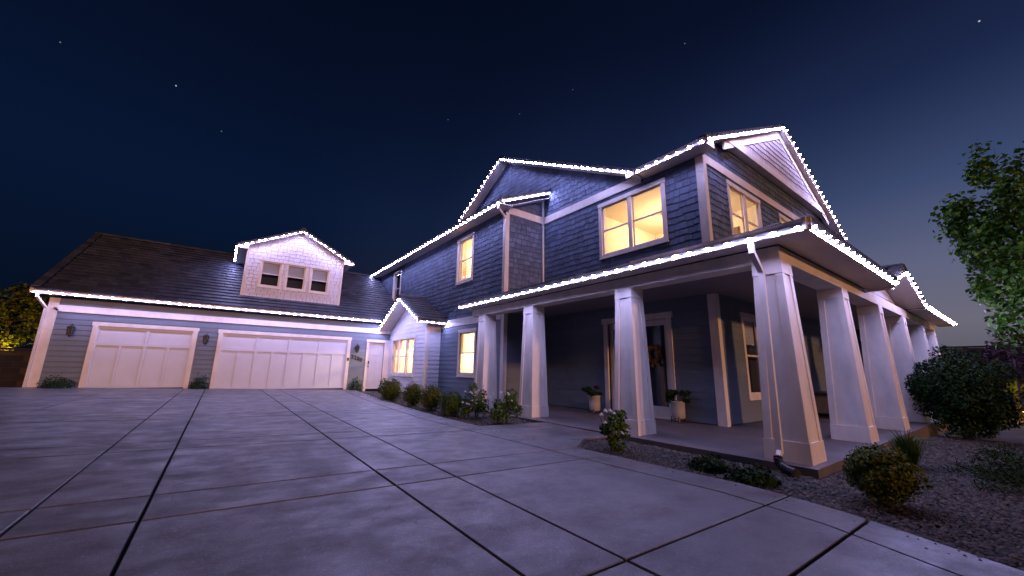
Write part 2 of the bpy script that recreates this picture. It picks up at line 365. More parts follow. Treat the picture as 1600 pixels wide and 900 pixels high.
def slab(poly, zoff=0, parent=drive):            # poly (x,y) clockwise or not; top follows the fall
    b = MB(); n = len(poly)
    cx = sum(p[0] for p in poly)/n; cy = sum(p[1] for p in poly)/n
    ins = []
    for x, y in poly:
        dx, dy = cx-x, cy-y; l = math.hypot(dx, dy); ins.append((x+dx/l*.007, y+dy/l*.007))
    top = [(x, y, gz(x, y)+zoff) for x, y in ins]; mid = [(x, y, gz(x, y)+zoff-.006) for x, y in poly]; bot = [(x, y, gz(x, y)+zoff-.09) for x, y in poly]
    b.add(top+mid+bot, [tuple(range(n))] + [(i, i+n, (i+1) % n+n, (i+1) % n) for i in range(n)] + [(i+n, i+2*n, (i+1) % n+2*n, (i+1) % n+n) for i in range(n)])
    b.build('slab', M['concrete'], parent)
for j in range(len(yb)-1):
    y0, y1 = yb[j]+GAP, yb[j+1]-GAP
    for i in range(len(xb)-1):
        def X(k, y):
            return XI(y) if k == 'i' else XE(y) if k == 'e' else k
        nn = 6 if (xb[i+1] in ('i', 'e')) else 2
        yy = np.linspace(y0, y1, nn)
        a = [(X(xb[i], y)+GAP, y) for y in yy]; b_ = [(X(xb[i+1], y)-(GAP if xb[i+1] != 'e' else 0), y) for y in yy]
        if xb[i] not in ('i', 'e'): a = [a[0], a[-1]]
        slab(b_ + a[::-1])
# walkway across to the porch
wk = MB(); wk.box(4.3, 6.2, 5.0, 7.02, -.3, -.12); walk = wk.build('walkway', M['joint'], kind='structure')
for y0, y1 in ((5.02, 6.5), (6.52, 7.0)):
    slab([(XE(y0)+.015, y0), (6.225, y0), (6.225, y1), (XE(y1)+.015, y1)], -.004, walk)
slab([(XE(4.47)+.012, 4.47), (5.35, 5.0), (XE(5)+.012, 5.0)], -.004, walk)
# gravel beds
def in_bed(x, y):
    e = np.interp(y, [a for a, b in EDGE], [b for a, b in EDGE])
    A = (y > 7.02) & (y < 15.2) & (x > e+.02) & (x < np.where(y > 11.2, 7.5, 6.2))
    A |= (y > 15.2) & (y < 18.6) & (x > e+.02) & (x < 6.84)
    B = (y > -3.5) & (y < 5.0) & (x > e+.02) & ((x < 6.2) | (y < 1.82)) & ~((y > 4.47) & (x < 4.6+(y-4.47)*1.4))
    return A | B
def stones(n, xr, yr, smin, smax):
    x = rng.uniform(*xr, n); y = rng.uniform(*yr, n); d = np.hypot(x, y)
    k = in_bed(x, y) & (rng.random(n) < np.clip(7.5/d, .12, 1)**1.6)
    x, y, d = x[k], y[k], d[k]; n = len(x)
    s = rng.uniform(smin, smax, n)*np.clip(d/6.5, 1, 2.2)
    base = np.array([(1,0,0),(.3,.95,0),(-.8,.6,0),(-.8,-.6,0),(.3,-.95,0),(.1,.05,.8)], float)
    ang = rng.uniform(0, 6.28, n); ca, sa = np.cos(ang), np.sin(ang)
    b = base[None]*(1+rng.uniform(-.25, .25, (n, 6, 1)))
    b = b*np.stack([s, s*rng.uniform(.55, 1, n), s*rng.uniform(.5, 1, n)], 1)[:, None]
    px = b[..., 0]*ca[:, None]-b[..., 1]*sa[:, None]; py = b[..., 0]*sa[:, None]+b[..., 1]*ca[:, None]
    z = np.array([gz(a, c) for a, c in zip(x, y)]) - .07 + rng.uniform(0, .022, n)
    V = np.stack([px+x[:, None], py+y[:, None], b[..., 2]+z[:, None]], -1)
    F = np.array([(0,1,5),(1,2,5),(2,3,5),(3,4,5),(4,0,5)])
    return V.reshape(-1, 3), (F[None]+6*np.arange(n)[:, None, None]).reshape(-1, 3)
V1, F1 = stones(120000, (4, 15), (-3.4, 5), .011, .026); V2, F2 = stones(40000, (4.2, 7.6), (7, 18.6), .012, .026)
def strays(n):
    out = []; F = []
    for i in range(n):
        y = random.uniform(-1.0, 16.0); x = XE(y) - abs(random.gauss(0, .16)); r = random.uniform(.006, .016)*max(1, y/7); z = gz(x, y)
        out += [(x+r*math.cos(k*1.2566)*random.uniform(.7, 1.1), y+r*math.sin(k*1.2566)*random.uniform(.7, 1.1), z) for k in range(5)] + [(x, y, z+r*.8)]
        F += [(6*i+k, 6*i+(k+1) % 5, 6*i+5) for k in range(5)]
    return np.array(out), np.array(F)
V3, F3 = strays(150)
np_mesh('gravel', np.vstack([V1, V2, V3]), np.vstack([F1, F2+len(V1), F3+len(V1)+len(V2)]), M['gravelm'], kind='stuff', label='loose tan and grey gravel filling the planting beds', category='gravel')
# ================================================================== HOUSE
house = thing('house', HB, 'two-storey blue shingled house with white trim, wraparound porch and attached garage wing', 'house')
def part(name, mb, mat, parent=None, smooth=False, **k): return mb.build(name, mat, parent or house, HB, smooth, **k)
SH, PL, TL = [], [], []                           # shingles, planks, tiles
def wall(fr, polys, holes, thick=.16):
    b = MB()
    for pol in polys:
        if len(pol) == 4 and len(set(round(p[0], 4) for p in pol)) == 2 and len(set(round(p[1], 4) for p in pol)) == 2:
            u0, u1 = min(p[0] for p in pol), max(p[0] for p in pol); v0, v1 = min(p[1] for p in pol), max(p[1] for p in pol)
            for a in rect_minus((u0, u1, v0, v1), holes):
                b.prism([fr.p(a[0], a[2], -.012), fr.p(a[1], a[2], -.012), fr.p(a[1], a[3], -.012), fr.p(a[0], a[3], -.012)], -fr.N*thick)
        else: b.prism([fr.p(u, v, -.012) for u, v in pol], -fr.N*thick)
    return part('wall', b, M['core'])
def shingles(wl, fr, region, holes, mat='shingle', dv=.19):
    for p in clad(fr, region, holes, dv, .14, .30, jag=.022, lap=.03, gap=.005): SH.append(p + (wl, M[mat]))
def planks(wl, fr, region, holes, mat='siding', dv=.178, v0=None):
    for p in clad(fr, region, holes, dv, 2.2, 3.9, lap=.012, v0=v0): PL.append(p + (wl, M[mat]))
def board(fr, u0, u1, v0, v1, d0=0.0, d1=.035, mat='white', name='trim_board', parent=None):
    b = MB(); b.prism([fr.p(u0, v0, d0), fr.p(u1, v0, d0), fr.p(u1, v1, d0), fr.p(u0, v1, d0)], fr.N*(d1-d0)); return part(name, b, M[mat], parent)
def window(fr, u0, u1, v0, v1, units=1, lit=0, sash=True, own=True, cw=.11, shade=None, label=None):
    """u,v: outer edge of the casing. Returns opening rect."""
    h0, h1, b0, b1 = u0+cw, u1-cw, v0+cw*.9, v1-cw*1.15
    P = lambda mb, a, b, c, d, d0, d1: mb.prism([fr.p(a, c, d0), fr.p(b, c, d0), fr.p(b, d, d0), fr.p(a, d, d0)], fr.N*(d1-d0))
    cas = MB(); P(cas, u0, h0, v0, b1, -.01, .036); P(cas, h1, u1, v0, b1, -.01, .036); P(cas, u0-.02, u1+.02, b1, v1, -.01, .046); P(cas, h0, h1, v0, b0, -.01, .036)
    wd = (h1-h0 - (units-1)*.10)/units; spans = []
    for i in range(units):
        a = h0 + i*(wd+.10); spans.append((a, a+wd))
        if i: P(cas, a-.10, a, b0, b1, -.012, .030)
    for a, b in ((h0-.012, h0), (h1, h1+.012)): pass
    win = part('window', cas, M['white'])
    if label: win['label'] = label
    # jamb liner
    jb = MB(); P(jb, h0, h1, b1-.015, b1, -.17, -.012); P(jb, h0, h0+.015, b0+.015, b1-.015, -.17, -.012); P(jb, h1-.015, h1, b0+.015, b1-.015, -.17, -.012); P(jb, h0, h1, b0, b0+.015, -.17, -.012)
    part('jamb', jb, M['white'], win)
    for a, b in spans:
        fm = MB(); fw = .038; mid = (b0+b1)/2
        P(fm, a+.015, a+.015+fw, b0+.015, b1-.015, -.06, -.022); P(fm, b-.015-fw, b-.015, b0+.015, b1-.015, -.06, -.022)
        P(fm, a+.015+fw, b-.015-fw, b1-.015-fw, b1-.015, -.06, -.022); P(fm, a+.015+fw, b-.015-fw, b0+.015, b0+.015+fw, -.06, -.022)
        if sash: P(fm, a+.015+fw, b-.015-fw, mid-.022, mid+.022, -.062, -.014)
        part('frame', fm, M['white'], win)
        for c, d in (((b0+.053, mid-.022), (mid+.022, b1-.053)) if sash else ((b0+.053, b1-.053),)):
            pn = MB(); P(pn, a+.053, b-.053, c, d, -.046, -.042); part('pane', pn, M['glass'], win)
        if shade is not None:
            s0 = b0 + (b1-b0)*(1-shade); bl = MB(); P(bl, a+.02, b-.02, s0, b1-.02, -.11, -.10); part('blind', bl, M['blind'], win)
    sl = MB(); P(sl, u0-.01, u1+.01, v0-.03, v0-.001, -.005, .055); part('sill', sl, M['white'], win)
    op = (h0, h1, b0, b1)
    if own: room(fr, op, lit, win)
    return win
def curtain(fr, win, a, b, v0, v1, d=-.14, folds=7, amp=.022):
    n = folds*8; vs = []; fs = []
    for i in range(n+1):
        u = a+(b-a)*i/n; w_ = amp*math.sin(i/n*folds*2*math.pi)+amp*.5*math.sin(i*1.7)
        vs += [fr.p(u, v0+.02*math.sin(i*.9), d+w_*1.3), fr.p(u, v1, d+w_*.6)]
        if i: fs.append((2*i-2, 2*i, 2*i+1, 2*i-1))
    mb = MB(); mb.add(vs, fs); part('curtain', mb, M['sheer'], win, True)
def room(fr, op, lit, win, depth=2.2, skip_u=None, skip_d=None):
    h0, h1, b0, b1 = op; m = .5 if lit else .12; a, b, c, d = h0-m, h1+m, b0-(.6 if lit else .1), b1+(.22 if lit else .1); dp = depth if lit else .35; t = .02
    rb = MB(); P = lambda a, b, c, d, d0, d1: rb.prism([fr.p(a, c, d0), fr.p(b, c, d0), fr.p(b, d, d0), fr.p(a, d, d0)], fr.N*(d1-d0))
    f = -.176
    P(a, b, c, d, -dp-t, -dp)
    if skip_u is None: P(a-t, a, c, d, -dp, f)
    else: a = 4.60
    P(b, b+t, c, d, -dp, f); P(a-t, b+t, d, d+t, -dp, f); P(a-t, b+t, c-t, c, -dp, f)
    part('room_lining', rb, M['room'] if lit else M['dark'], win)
    if lit:
        lp = fr.p((a+b)/2 + .2, d-.35, -dp*.6)
        ls = MB(); ls.lathe([(.03, .12), (.035, .0), (.11, -.06), (.13, -.12), (.0, -.1)], lp, 12); part('ceiling_lamp', ls, M['white'], win, True)
        ld = bpy.data.lights.new('room_light', 'POINT'); ld.energy = lit*2.0; ld.color = (1, .69, .40); ld.shadow_soft_size = .08
        lo = bpy.data.objects.new('room_light', ld); col.objects.link(lo); lo.parent = win; lo.location = lp - HB + Vector((0, 0, -.2))
def hole(u0, u1, v0, v1, cw=.11): return (u0+cw, u1-cw, v0+cw*.9, v1-cw*1.15)
def under(u0, u1, v0, v1, m=.05): return (u0+m, u1-m, v0+m*.5, v1-m)      # where cladding stops behind a casing

# ---- garage wing, facing south
G = 19.70; fG = FS(G)
d1, d2, ds = (-3.60, -.98), (-.04, 4.82), (5.83, 6.60); dh = 2.34
hg = [(d1[0], d1[1], -1, dh), (d2[0], d2[1], -1, dh), (ds[0], ds[1], -1, 2.30)]
wg = wall(fG, [[(-4.80, -.3), (6.86, -.3), (6.86, 3.26), (-4.80, 3.26)]], hg)
cg = [(d1[0]-.08, d1[1]+.08, -1, dh+.08), (d2[0]-.08, d2[1]+.08, -1, dh+.08), (ds[0]-.06, 6.87, -1, 2.38)]
planks(wg, fG, [(-4.76, .02), (6.85, .02), (6.85, 3.2), (-4.76, 3.2)], cg + [(-5, 7, 2.79, 2.93)])
board(fG, -4.66, 6.85, 2.75, 2.975, 0, .045)                       # frieze band
board(fG, -4.90, -4.66, -.1, 3.2, -.02, .040, name='corner_board')
for (a, b), top in ((d1, dh), (d2, dh)):
    board(fG, a-.14, a, -.05, top, -.01, .040, name='door_casing'); board(fG, b, b+.14, -.05, top, -.01, .040, name='door_casing'); board(fG, a-.17, b+.17, top, top+.13, -.01, .034, name='door_casing')
board(fG, ds[0]-.11, ds[0], -.05, 2.30, -.01, .040, name='door_casing'); board(fG, ds[1], 6.86, -.05, 2.30, -.01, .040, name='door_casing'); board(fG, ds[0]-.14, 6.86, 2.30, 2.43, -.01, .050, name='door_casing')
def garage_door(a, b, top, nt_):
    z0 = .5*(gz(a, G)+gz(b, G))+.005; back = -.02
    P = lambda mb, u0, u1, v0, v1, d0, d1_: mb.prism([fG.p(u0, v0, d0), fG.p(u1, v0, d0), fG.p(u1, v1, d0), fG.p(u0, v1, d0)], fG.N*(d1_-d0))
    st = .085; fm = MB(); sw = (b-a)/nt_; zr = z0+(top-z0)*.71
    P(fm, a, b, z0, top, back-.05, back-.02)
    for i in range(nt_+1):
        c = a + i*sw; P(fm, max(a, c-st/2), min(b, c+st/2), z0, top, back-.02, back+.012)
    for v0, v1 in ((z0, z0+.10), (zr-.05, zr+.05), (top-.10, top)):
        for i in range(nt_): P(fm, a+i*sw+st/2, a+(i+1)*sw-st/2, v0, v1, back-.02, back+.012)
    for i in range(nt_):
        c = a+(i+.5)*sw; P(fm, c-.035, c+.035, z0+.10, zr-.05, back-.02, back+.012)
    dr = part('garage_door', fm, M['door'])
    for i in range(nt_):
        u0, u1, c = a+i*sw+st/2, a+(i+1)*sw-st/2, a+(i+.5)*sw
        for q in ((u0, u1, zr+.05, top-.10), (u0, c-.035, z0+.10, zr-.05), (c+.035, u1, z0+.10, zr-.05)):
            pm = MB(); P(pm, q[0]+.006, q[1]-.006, q[2]+.006, q[3]-.006, back-.02, back-.012); part('panel', pm, M['door'], dr)
    sl = MB(); P(sl, a+.02, b-.02, z0-.02, z0-.002, back-.05, back+.01); part('bottom_seal', sl, M['black'], dr)
    return dr
garage_door(*d1, dh, 2); garage_door(*d2, dh, 4)
# side door
P = lambda mb, fr, u0, u1, v0, v1, d0, d1_: mb.prism([fr.p(u0, v0, d0), fr.p(u1, v0, d0), fr.p(u1, v1, d0), fr.p(u0, v1, d0)], fr.N*(d1_-d0))
b = MB(); z0 = gz(6, G)+.03; P(b, fG, ds[0], ds[1], z0, 2.30, -.12, -.075)
sdoor = part('side_door', b, M['door'], label='white panelled side door between the garage and the bay')
for q in ((.10, .67, z0+1.62, 2.16), (.10, .35, z0+.2, z0+1.5), (.42, .67, z0+.2, z0+1.5)):
    b = MB(); P(b, fG, ds[0]+q[0], ds[0]+q[1], q[2], q[3], -.075, -.066); part('panel', b, M['door'], sdoor)
b = MB(); b.lathe([(.0, 0), (.03, .005), (.032, .05), (.0, .06)], (0, 0, 0), 10); b.v = [(x+ds[0]+.07, G+.075-z, y+1.12) for x, y, z in b.v]; part('knob', b, M['brass'], sdoor, True)
b = MB(); P(b, fG, ds[0]+.04, ds[0]+.10, 1.24, 1.38, -.075, -.05); part('lock_keypad', b, M['black'], sdoor)
# opener keypad on the casing
b = MB(); P(b, fG, 4.86, 4.94, 1.36, 1.5, .040, .06); part('keypad', b, M['black'])
# garage west end, unseen but closed
b = MB(); b.prism([(-4.84, G+.02, -.3), (-4.84, 29.4, -.3), (-4.84, 29.4, 3.3), (-4.84, 24.63, 6.55), (-4.84, G+.02, 3.3)], (.15, 0, 0)); part('wall', b, M['core'])

# ---- roof planes
def deck(pts, t=.11, mat='deck', name='roof', parent=None):
    b = MB(); b.prism([tuple(p) for p in pts], (0, 0, -t)); return part(name, b, M[mat], parent)
def roof_tiles(rf, p0, p1, p2, region=None, holes=(), dv=.315):
    """p0-p1 along the eave, p2 up the slope above p0; region in (u,v) of that frame."""
    p0, p1, p2 = map(Vector, (p0, p1, p2)); U = (p1-p0).normalized(); Vv = (p2-p0); Vv = (Vv - U*Vv.dot(U)).normalized(); Nn = U.cross(Vv)
    if Nn.z < 0: Nn = -Nn
    fr = Fr(p0, U, Vv, Nn); L, H = (p1-p0).length, (p2-p0).length
    reg = region or [(0, -.04), (L, -.04), (L, H), (0, H)]
    for p in clad(fr, reg, list(holes), dv, .328, .332, stag=.165, lap=.06, gap=.004): TL.append(p + (rf, M['tile']))
    return fr
rg = deck([(-5.25, 19.30, 3.41), (7.53, 19.30, 3.41), (7.53, 24.63, 6.75), (-5.25, 24.63, 6.75)])
deck([(-5.25, 24.63, 6.75), (7.53, 24.63, 6.75), (7.53, 29.96, 3.41), (-5.25, 29.96, 3.41)])
sg = math.hypot(1, .626)
roof_tiles(rg, (-5.25, 19.30, 3.415), (7.53, 19.30, 3.415), (-5.25, 24.63, 6.755), holes=[(.45+5.25, 4.2+5.25, 1.25*sg, 4.1*sg)])
# dormer
fD = FS(20.30); Dx, Dh, De, Da = 2.36, 2.45, 6.14, 7.37; dsl = (Da-De)/Dh
dz = lambda x: De-.045 + dsl*(Dh-abs(x-Dx))
dw = [(.86, 1.76), (1.88, 2.78), (2.90, 3.80)]
regD = [(.33, 3.7), (4.34, 3.7), (4.34, dz(4.34)), (Dx, dz(Dx)), (.33, dz(.33))]
wd_ = wall(fD, [[(.33, 3.5), (4.34, 3.5), (4.34, 4.5), (.33, 4.5)], [(.33, 4.5), (4.34, 4.5), (4.34, 5.8), (.33, 5.8)], [(.33, 5.8), (4.34, 5.8), (4.34, dz(4.34)), (Dx, dz(Dx)), (.33, dz(.33))]], [hole(a, b_, 4.52, 5.80, .07) for a, b_ in dw])
shingles(wd_, fD, regD, [under(a, b_, 4.52, 5.80, .03) for a, b_ in dw], 'wshingle', .17)
for a, b_ in dw: window(fD, a, b_, 4.52, 5.80, 1, 0, cw=.07, shade=.5)
board(fD, .30, .40, 3.72, dz(.3)-.02, .02, .05, name='corner_board'); board(fD, 4.27, 4.37, 3.72, dz(4.37)-.02, .02, .05, name='corner_board')
b = MB()
for x0, x1 in ((.33, .40), (4.27, 4.34)): b.prism([(x0, 20.33, 3.6), (x0, 23.9, 6.0), (x0, 23.9, 6.2), (x0, 20.33, 6.2)], (x1-x0, 0, 0))
part('wall', b, M['core'])
for s in (-1, 1):
    rd = deck([(Dx, 19.99, Da+.08), (Dx+s*(Dh-.03), 19.99, De+.09), (Dx+s*(Dh-.03), 24.3, De+.09), (Dx, 24.3, Da+.08)])
    b = MB(); b.prism([(Dx, 20.0, Da-.035), (Dx+s*(Dh-.04), 20.0, De-.025), (Dx+s*(Dh-.04), 23.6, De-.025), (Dx, 23.6, Da-.035)], (0, 0, -.008)); part('soffit', b, M['soffit'])
    roof_tiles(rd, (Dx+s*(Dh-.03), 19.99, De+.095), (Dx+s*(Dh-.03), 24.2, De+.095), (Dx, 19.99, Da+.085))

# ---- bay with its gable, facing west
B = 6.87; fB = FW(B); by0, by1 = 15.27, G; Bc, Bh, Be, Ba, Bg = 17.15, 2.47, 2.96, 4.22, 6.20; bsl = (Ba-Be)/Bh
bz_ = lambda y: Be-.045 + bsl*(Bh-abs(y-Bc))
bw = (16.40, 19.26, .72, 2.52)
wb = wall(fB, [[(by0, -.3), (by1, -.3), (by1, 2.7), (by0, 2.7)], [(by0, 2.7), (by1-.05, 2.7), (by1-.05, max(2.7, bz_(by1-.05))), (Bc, bz_(Bc)), (by0, bz_(by0))]], [hole(*bw)])
planks(wb, fB, [(by0, .0), (by1, .0), (by1, bz_(by1)), (Bc, bz_(Bc)), (by0, bz_(by0))], [under(*bw)], 'wsiding', v0=.0)
wnb = window(fB, *bw, units=3, lit=260)
for a, c in ((16.53, 16.85), (17.62, 17.95), (18.80, 19.13)): curtain(fB, wnb, a, c, .86, 2.36, -.2, 3)
curtain(fB, wnb, 16.53, 19.13, 1.98, 2.38, -.16, 14)
fBS = FS(by0); wbs = wall(fBS, [[(B+.17, -.3), (7.53, -.3), (7.53, 2.92), (B+.17, 2.92)]], [])
planks(wbs, fBS, [(B, .0), (7.53, .0), (7.53, 2.9), (B, 2.9)], [], 'wsiding')
board(fB, by0-.03, by0+.10, -.1, 2.86, 0, .04, name='corner_board'); board(fBS, B-.035, B+.10, -.1, 2.86, .03, .06, name='corner_board')
for s in (-1, 1):
    rb_ = deck([(Bg+.05, Bc, Ba+.08), (Bg+.05, Bc+s*(Bh-.03), Be+.09), (7.55, Bc+s*(Bh-.03), Be+.09), (7.55, Bc, Ba+.08)])
    b = MB(); b.prism([(Bg+.06, Bc, Ba-.035), (Bg+.06, Bc+s*(Bh-.04), Be-.025), (7.53, Bc+s*(Bh-.04), Be-.025), (7.53, Bc, Ba-.035)], (0, 0, -.008)); part('soffit', b, M['soffit'])
    roof_tiles(rb_, (Bg+.05, Bc+s*(Bh-.03), Be+.095), (7.53, Bc+s*(Bh-.03), Be+.095), (Bg+.05, Bc, Ba+.085))
b = MB(); b.box(B, 7.53, Bc-Bh+.04, by0-.03, Be-.045, Be-.03); part('soffit', b, M['soffit'])

# ---- west block, two storeys
W1, c1 = 7.53, 10.60; f1 = FW(W1)
lw = (12.31, 13.65, .80, 2.60); uw = (12.75, 14.09, 4.52, 6.49); nw = (20.55, 21.80, 4.45, 6.52)
reg1 = [(c1, 3.06), (18.75, 3.06), (24.63, 6.72), (c1, 6.72)]
w1 = wall(f1, [[(c1, -.3), (by0, -.3), (by0, 3.2), (c1, 3.2)], [(by0, 2.7), (20.2, 2.7), (20.2, 3.2), (by0, 3.2)], [(c1, 3.2), (25.2, 3.2), (25.2, 6.70), (c1, 6.70)]], [hole(*lw), hole(*uw), hole(*nw)])
planks(w1, f1, [(c1, .0), (by0, .0), (by0, 2.80), (c1, 2.80)], [under(*lw)])
shingles(w1, f1, reg1, [under(*uw), under(*nw)])
board(f1, c1+.11, by0, 2.77, 3.07, 0, .045)
wl_ = window(f1, *lw, lit=240); curtain(f1, wl_, 12.44, 13.52, 1.72, 2.46, -.16, 6)
wu_ = window(f1, *uw, lit=95); curtain(f1, wu_, 12.87, 13.22, 4.64, 6.34, -.2, 3); curtain(f1, wu_, 13.64, 13.97, 4.64, 6.34, -.2, 3); window(f1, *nw, lit=0)
# café curtain in the lower window, bottom half bright
fC = FS(c1); W2 = 9.34
sh_z = lambda x: 6.76-.045 + .44*(x-6.97)
wc = wall(fC, [[(W1+.16, -.3), (W2+.1, -.3), (W2+.1, 6.6), (W1+.16, 6.6)], [(W1+.16, 6.6), (W2+.1, 6.6), (W2+.1, sh_z(W2)), (W1+.16, sh_z(W1+.16))]], [])
planks(wc, fC, [(W1, -.06), (W2, -.06), (W2, 3.0), (W1, 3.0)], [])
shingles(wc, fC, [(W1, 3.3), (W2, 3.3), (W2, sh_z(W2)), (W1, sh_z(W1))], [])
board(fC, W1+.09, W2-.02, 6.60, 6.87, .0, .045)
for fr, u0, u1, d in ((f1, c1-.035, c1+.11, .0), (fC, W1-.04, W1+.11, .036)): board(fr, u0, u1, -.1, 6.62, d, d+.035, name='corner_board')
board(fC, W2-.12, W2-.02, 3.6, sh_z(W2)-.1, .0, .04, name='corner_board')
shed = deck([(7.02, 10.19, 6.84), (7.02, 25.6, 6.84), (W2+.1, 25.6, 7.90), (W2+.1, 10.19, 7.90)])
roof_tiles(shed, (7.02, 25.6, 6.845), (7.02, 10.19, 6.845), (W2, 25.6, 7.865))
b = MB(); b.box(7.02, W1, 10.2, 25.55, 6.712, 6.725); soff = part('soffit', b, M['soffit'])
b = MB(); b.prism([(W1-.1, 10.2, 6.74), (W2, 10.2, 7.60), (W2, c1, 7.60), (W1-.1, c1, 6.74)], (0, 0, -.01)); part('soffit', b, M['soffit'])

# ---- main block: west gable wall and south gable wall
S2 = 4.42; f2 = FW(W2); fS = FS(S2)
Ga, Gz, Ey, Ez = 13.05, 10.36, 6.11, 6.73; gsl = (Gz-Ez)/(Ga-Ey); rz = lambda y: Ez-.045+gsl*((Ga-Ey)-abs(y-Ga))
ww = (5.47, 7.86, 4.60, 6.46); dr_ = (5.55, 7.80)
w2 = wall(f2, [[(S2+.16, -.3), (c1, -.3), (c1, 3.2), (S2+.16, 3.2)], [(S2+.16, 3.2), (c1, 3.2), (c1, 6.6), (S2+.16, 6.6)], [(S2+.16, 6.6), (c1, 6.6), (c1, rz(c1)), (Ey, 6.66), (S2+.16, 6.66)], [(c1, 7.7), (18.3, 7.62), (Ga, rz(Ga)), (c1, rz(c1))]],
          [(dr_[0]+.14, dr_[1]-.14, -1, 2.50), hole(*ww)])
planks(w2, f2, [(S2, -.06), (c1, -.06), (c1, 3.0), (S2, 3.0)], [(dr_[0]+.06, dr_[1]-.06, -1, 2.58)])
shingles(w2, f2, [(S2, 3.7), (c1, 3.7), (c1, 6.66), (S2, 6.66)], [under(*ww)]); shingles(w2, f2, [(Ey, 6.66), (c1, 6.66), (c1, rz(c1))], []); shingles(w2, f2, [(c1, 7.7), (18.3, 7.62), (Ga, rz(Ga)), (c1, rz(c1))], [])
board(f2, Ey+.1, c1-.04, 6.60, 6.87, .0, .045)
wn2 = window(f2, *ww, units=2, lit=80, own=False)
room(f2, (5.25, 8.0, 4.75, 6.34), 150, wn2, 4.2, .0, .0)
for q, mt in (((6.55, 7.35, 4.15, 6.18, -4.19, -4.14), 'pot'), ((5.35, 6.1, 5.35, 6.0, -4.19, -4.15), 'wood')):
    b = MB(); b.prism([f2.p(q[0], q[2], q[4]), f2.p(q[1], q[2], q[4]), f2.p(q[1], q[3], q[4]), f2.p(q[0], q[3], q[4])], f2.N*(q[5]-q[4])); part('inner_door' if mt == 'pot' else 'picture_frame', b, M[mt], wn2)
rk = 14.74; Rz = 9.58; msl = (Rz-Ez)/(rk-8.82); mz = lambda x: Ez-.045+msl*((rk-8.82)-abs(x-rk))
sw1, sw2, lS1, lS2 = (10.66, 12.81, 4.62, 6.40), (14.35, 16.5, 4.62, 6.40), (10.65, 12.75, .48, 2.66), (16.9, 19.0, .48, 2.66)
regS = [(W2, 3.7), (20.14, 3.7), (20.14, mz(20.14)), (rk, mz(rk)), (W2, mz(W2))]
w3 = wall(fS, [[(W2, -.3), (20.14, -.3), (20.14, 3.2), (W2, 3.2)], [(W2, 3.2), (20.14, 3.2), (20.14, 6.6), (W2, 6.6)], [(W2, 6.6), (20.14, 6.6), (20.14, mz(20.14)), (rk, mz(rk)), (W2, mz(W2))]], [hole(*q) for q in (sw1, sw2, lS1, lS2)])
planks(w3, fS, [(W2, -.06), (20.14, -.06), (20.14, 3.0), (W2, 3.0)], [under(*lS1), under(*lS2)])
shingles(w3, fS, regS, [under(*sw1), under(*sw2)])
board(fS, W2+.11, 20.1, 6.50, 6.74, .0, .045)
window(fS, *sw1, units=2, lit=80, own=False); window(fS, *sw2, units=2, lit=80); window(fS, *lS1, units=2, lit=0, shade=.35, label='dark ground-floor window behind the porch with half-drawn blind'); window(fS, *lS2, units=2, lit=0)
for z0, z1 in ((-.08, 2.98), (3.7, 6.66)):
    board(f2, S2-.04, S2+.14, z0, z1, .0, .035, name='corner_board'); board(fS, W2-.036, W2+.12, z0, z1, .036, .07, name='corner_board')
# jettied triangle high in the south gable
yJ = 4.20; fJ = FS(yJ)
b = MB(); b.box(10.45, 19.03, yJ-.02, S2, 7.44, 7.68); jet = part('gable_beam', b, M['white'])
b = MB(); b.prism([(11.1, yJ+.05, 7.70), (18.38, yJ+.05, 7.70), (rk, yJ+.05, mz(rk)-.02)], (0, .2, 0)); wj = part('wall', b, M['core'])
shingles(wj, Fr((0, yJ+.036, 0), (1, 0, 0), (0, 0, 1), (0, -1, 0)), [(11.15, 7.71), (18.33, 7.71), (rk, mz(rk)-.03)], [], 'tshingle', .19)
for s in (-1, 1):
    b = MB(); x0, x1 = rk, rk+s*4.45; b.prism([(x0, yJ, mz(x0)-.01), (x1, yJ, mz(x1)-.01), (x1-s*.0, yJ, mz(x1)-.28), (x0, yJ, mz(x0)-.30)], (0, .045, 0)); part('rake_trim', b, M['white'], jet)
# main roof slabs
yv = Ey + msl*(rk-8.87)/gsl
deck([(8.87, 4.04, 6.82), (8.87, Ey, 6.82), (rk, yv, Rz+.08), (rk, 4.04, Rz+.08)])
deck([(rk, 4.04, Rz+.08), (20.61, 4.04, 6.82), (20.61, 22, 6.82), (rk, 22, Rz+.08)])
deck([(8.87, Ey, 6.82), (8.87, Ga, Gz+.08), (rk, Ga, Gz+.08), (rk, yv, Rz+.08)])
deck([(8.87, Ga, Gz+.08), (8.87, 18.9, Gz+.08-gsl*(18.9-Ga)), (rk, 18.9, Gz+.08-gsl*(18.9-Ga)), (rk, Ga, Gz+.08)])
b = MB(); b.box(8.86, W2, 4.05, Ey-.05, 6.682, 6.695); part('soffit', b, M['soffit'])
for s in (-1, 1):
    b = MB(); x1 = rk+s*5.9; b.prism([(rk, 4.05, Rz-.036), (x1, 4.05, Rz-.036-msl*5.9), (x1, S2, Rz-.036-msl*5.9), (rk, S2, Rz-.036)], (0, 0, -.008)); part('soffit', b, M['soffit'])
b = MB(); b.prism([(8.88, Ey, Ez-.03), (8.88, Ga, Gz-.03), (W2, Ga, Gz-.03), (W2, Ey, Ez-.03)], (0, 0, -.008)); part('soffit', b, M['soffit'])
b = MB(); b.prism([(8.88, 18.9, Gz-.03-gsl*(18.9-Ga)), (8.88, Ga, Gz-.03), (W2, Ga, Gz-.03), (W2, 18.9, Gz-.03-gsl*(18.9-Ga))], (0, 0, -.008)); part('soffit', b, M['soffit'])
b = MB(); b.prism([(8.88, 4.06, 6.697), (W2, 4.06, 6.697), (W2, 4.06, 6.9), (8.88, 4.06, 6.73)], (0, S2-4.06, 0)); part('eave_box', b, M['white'])
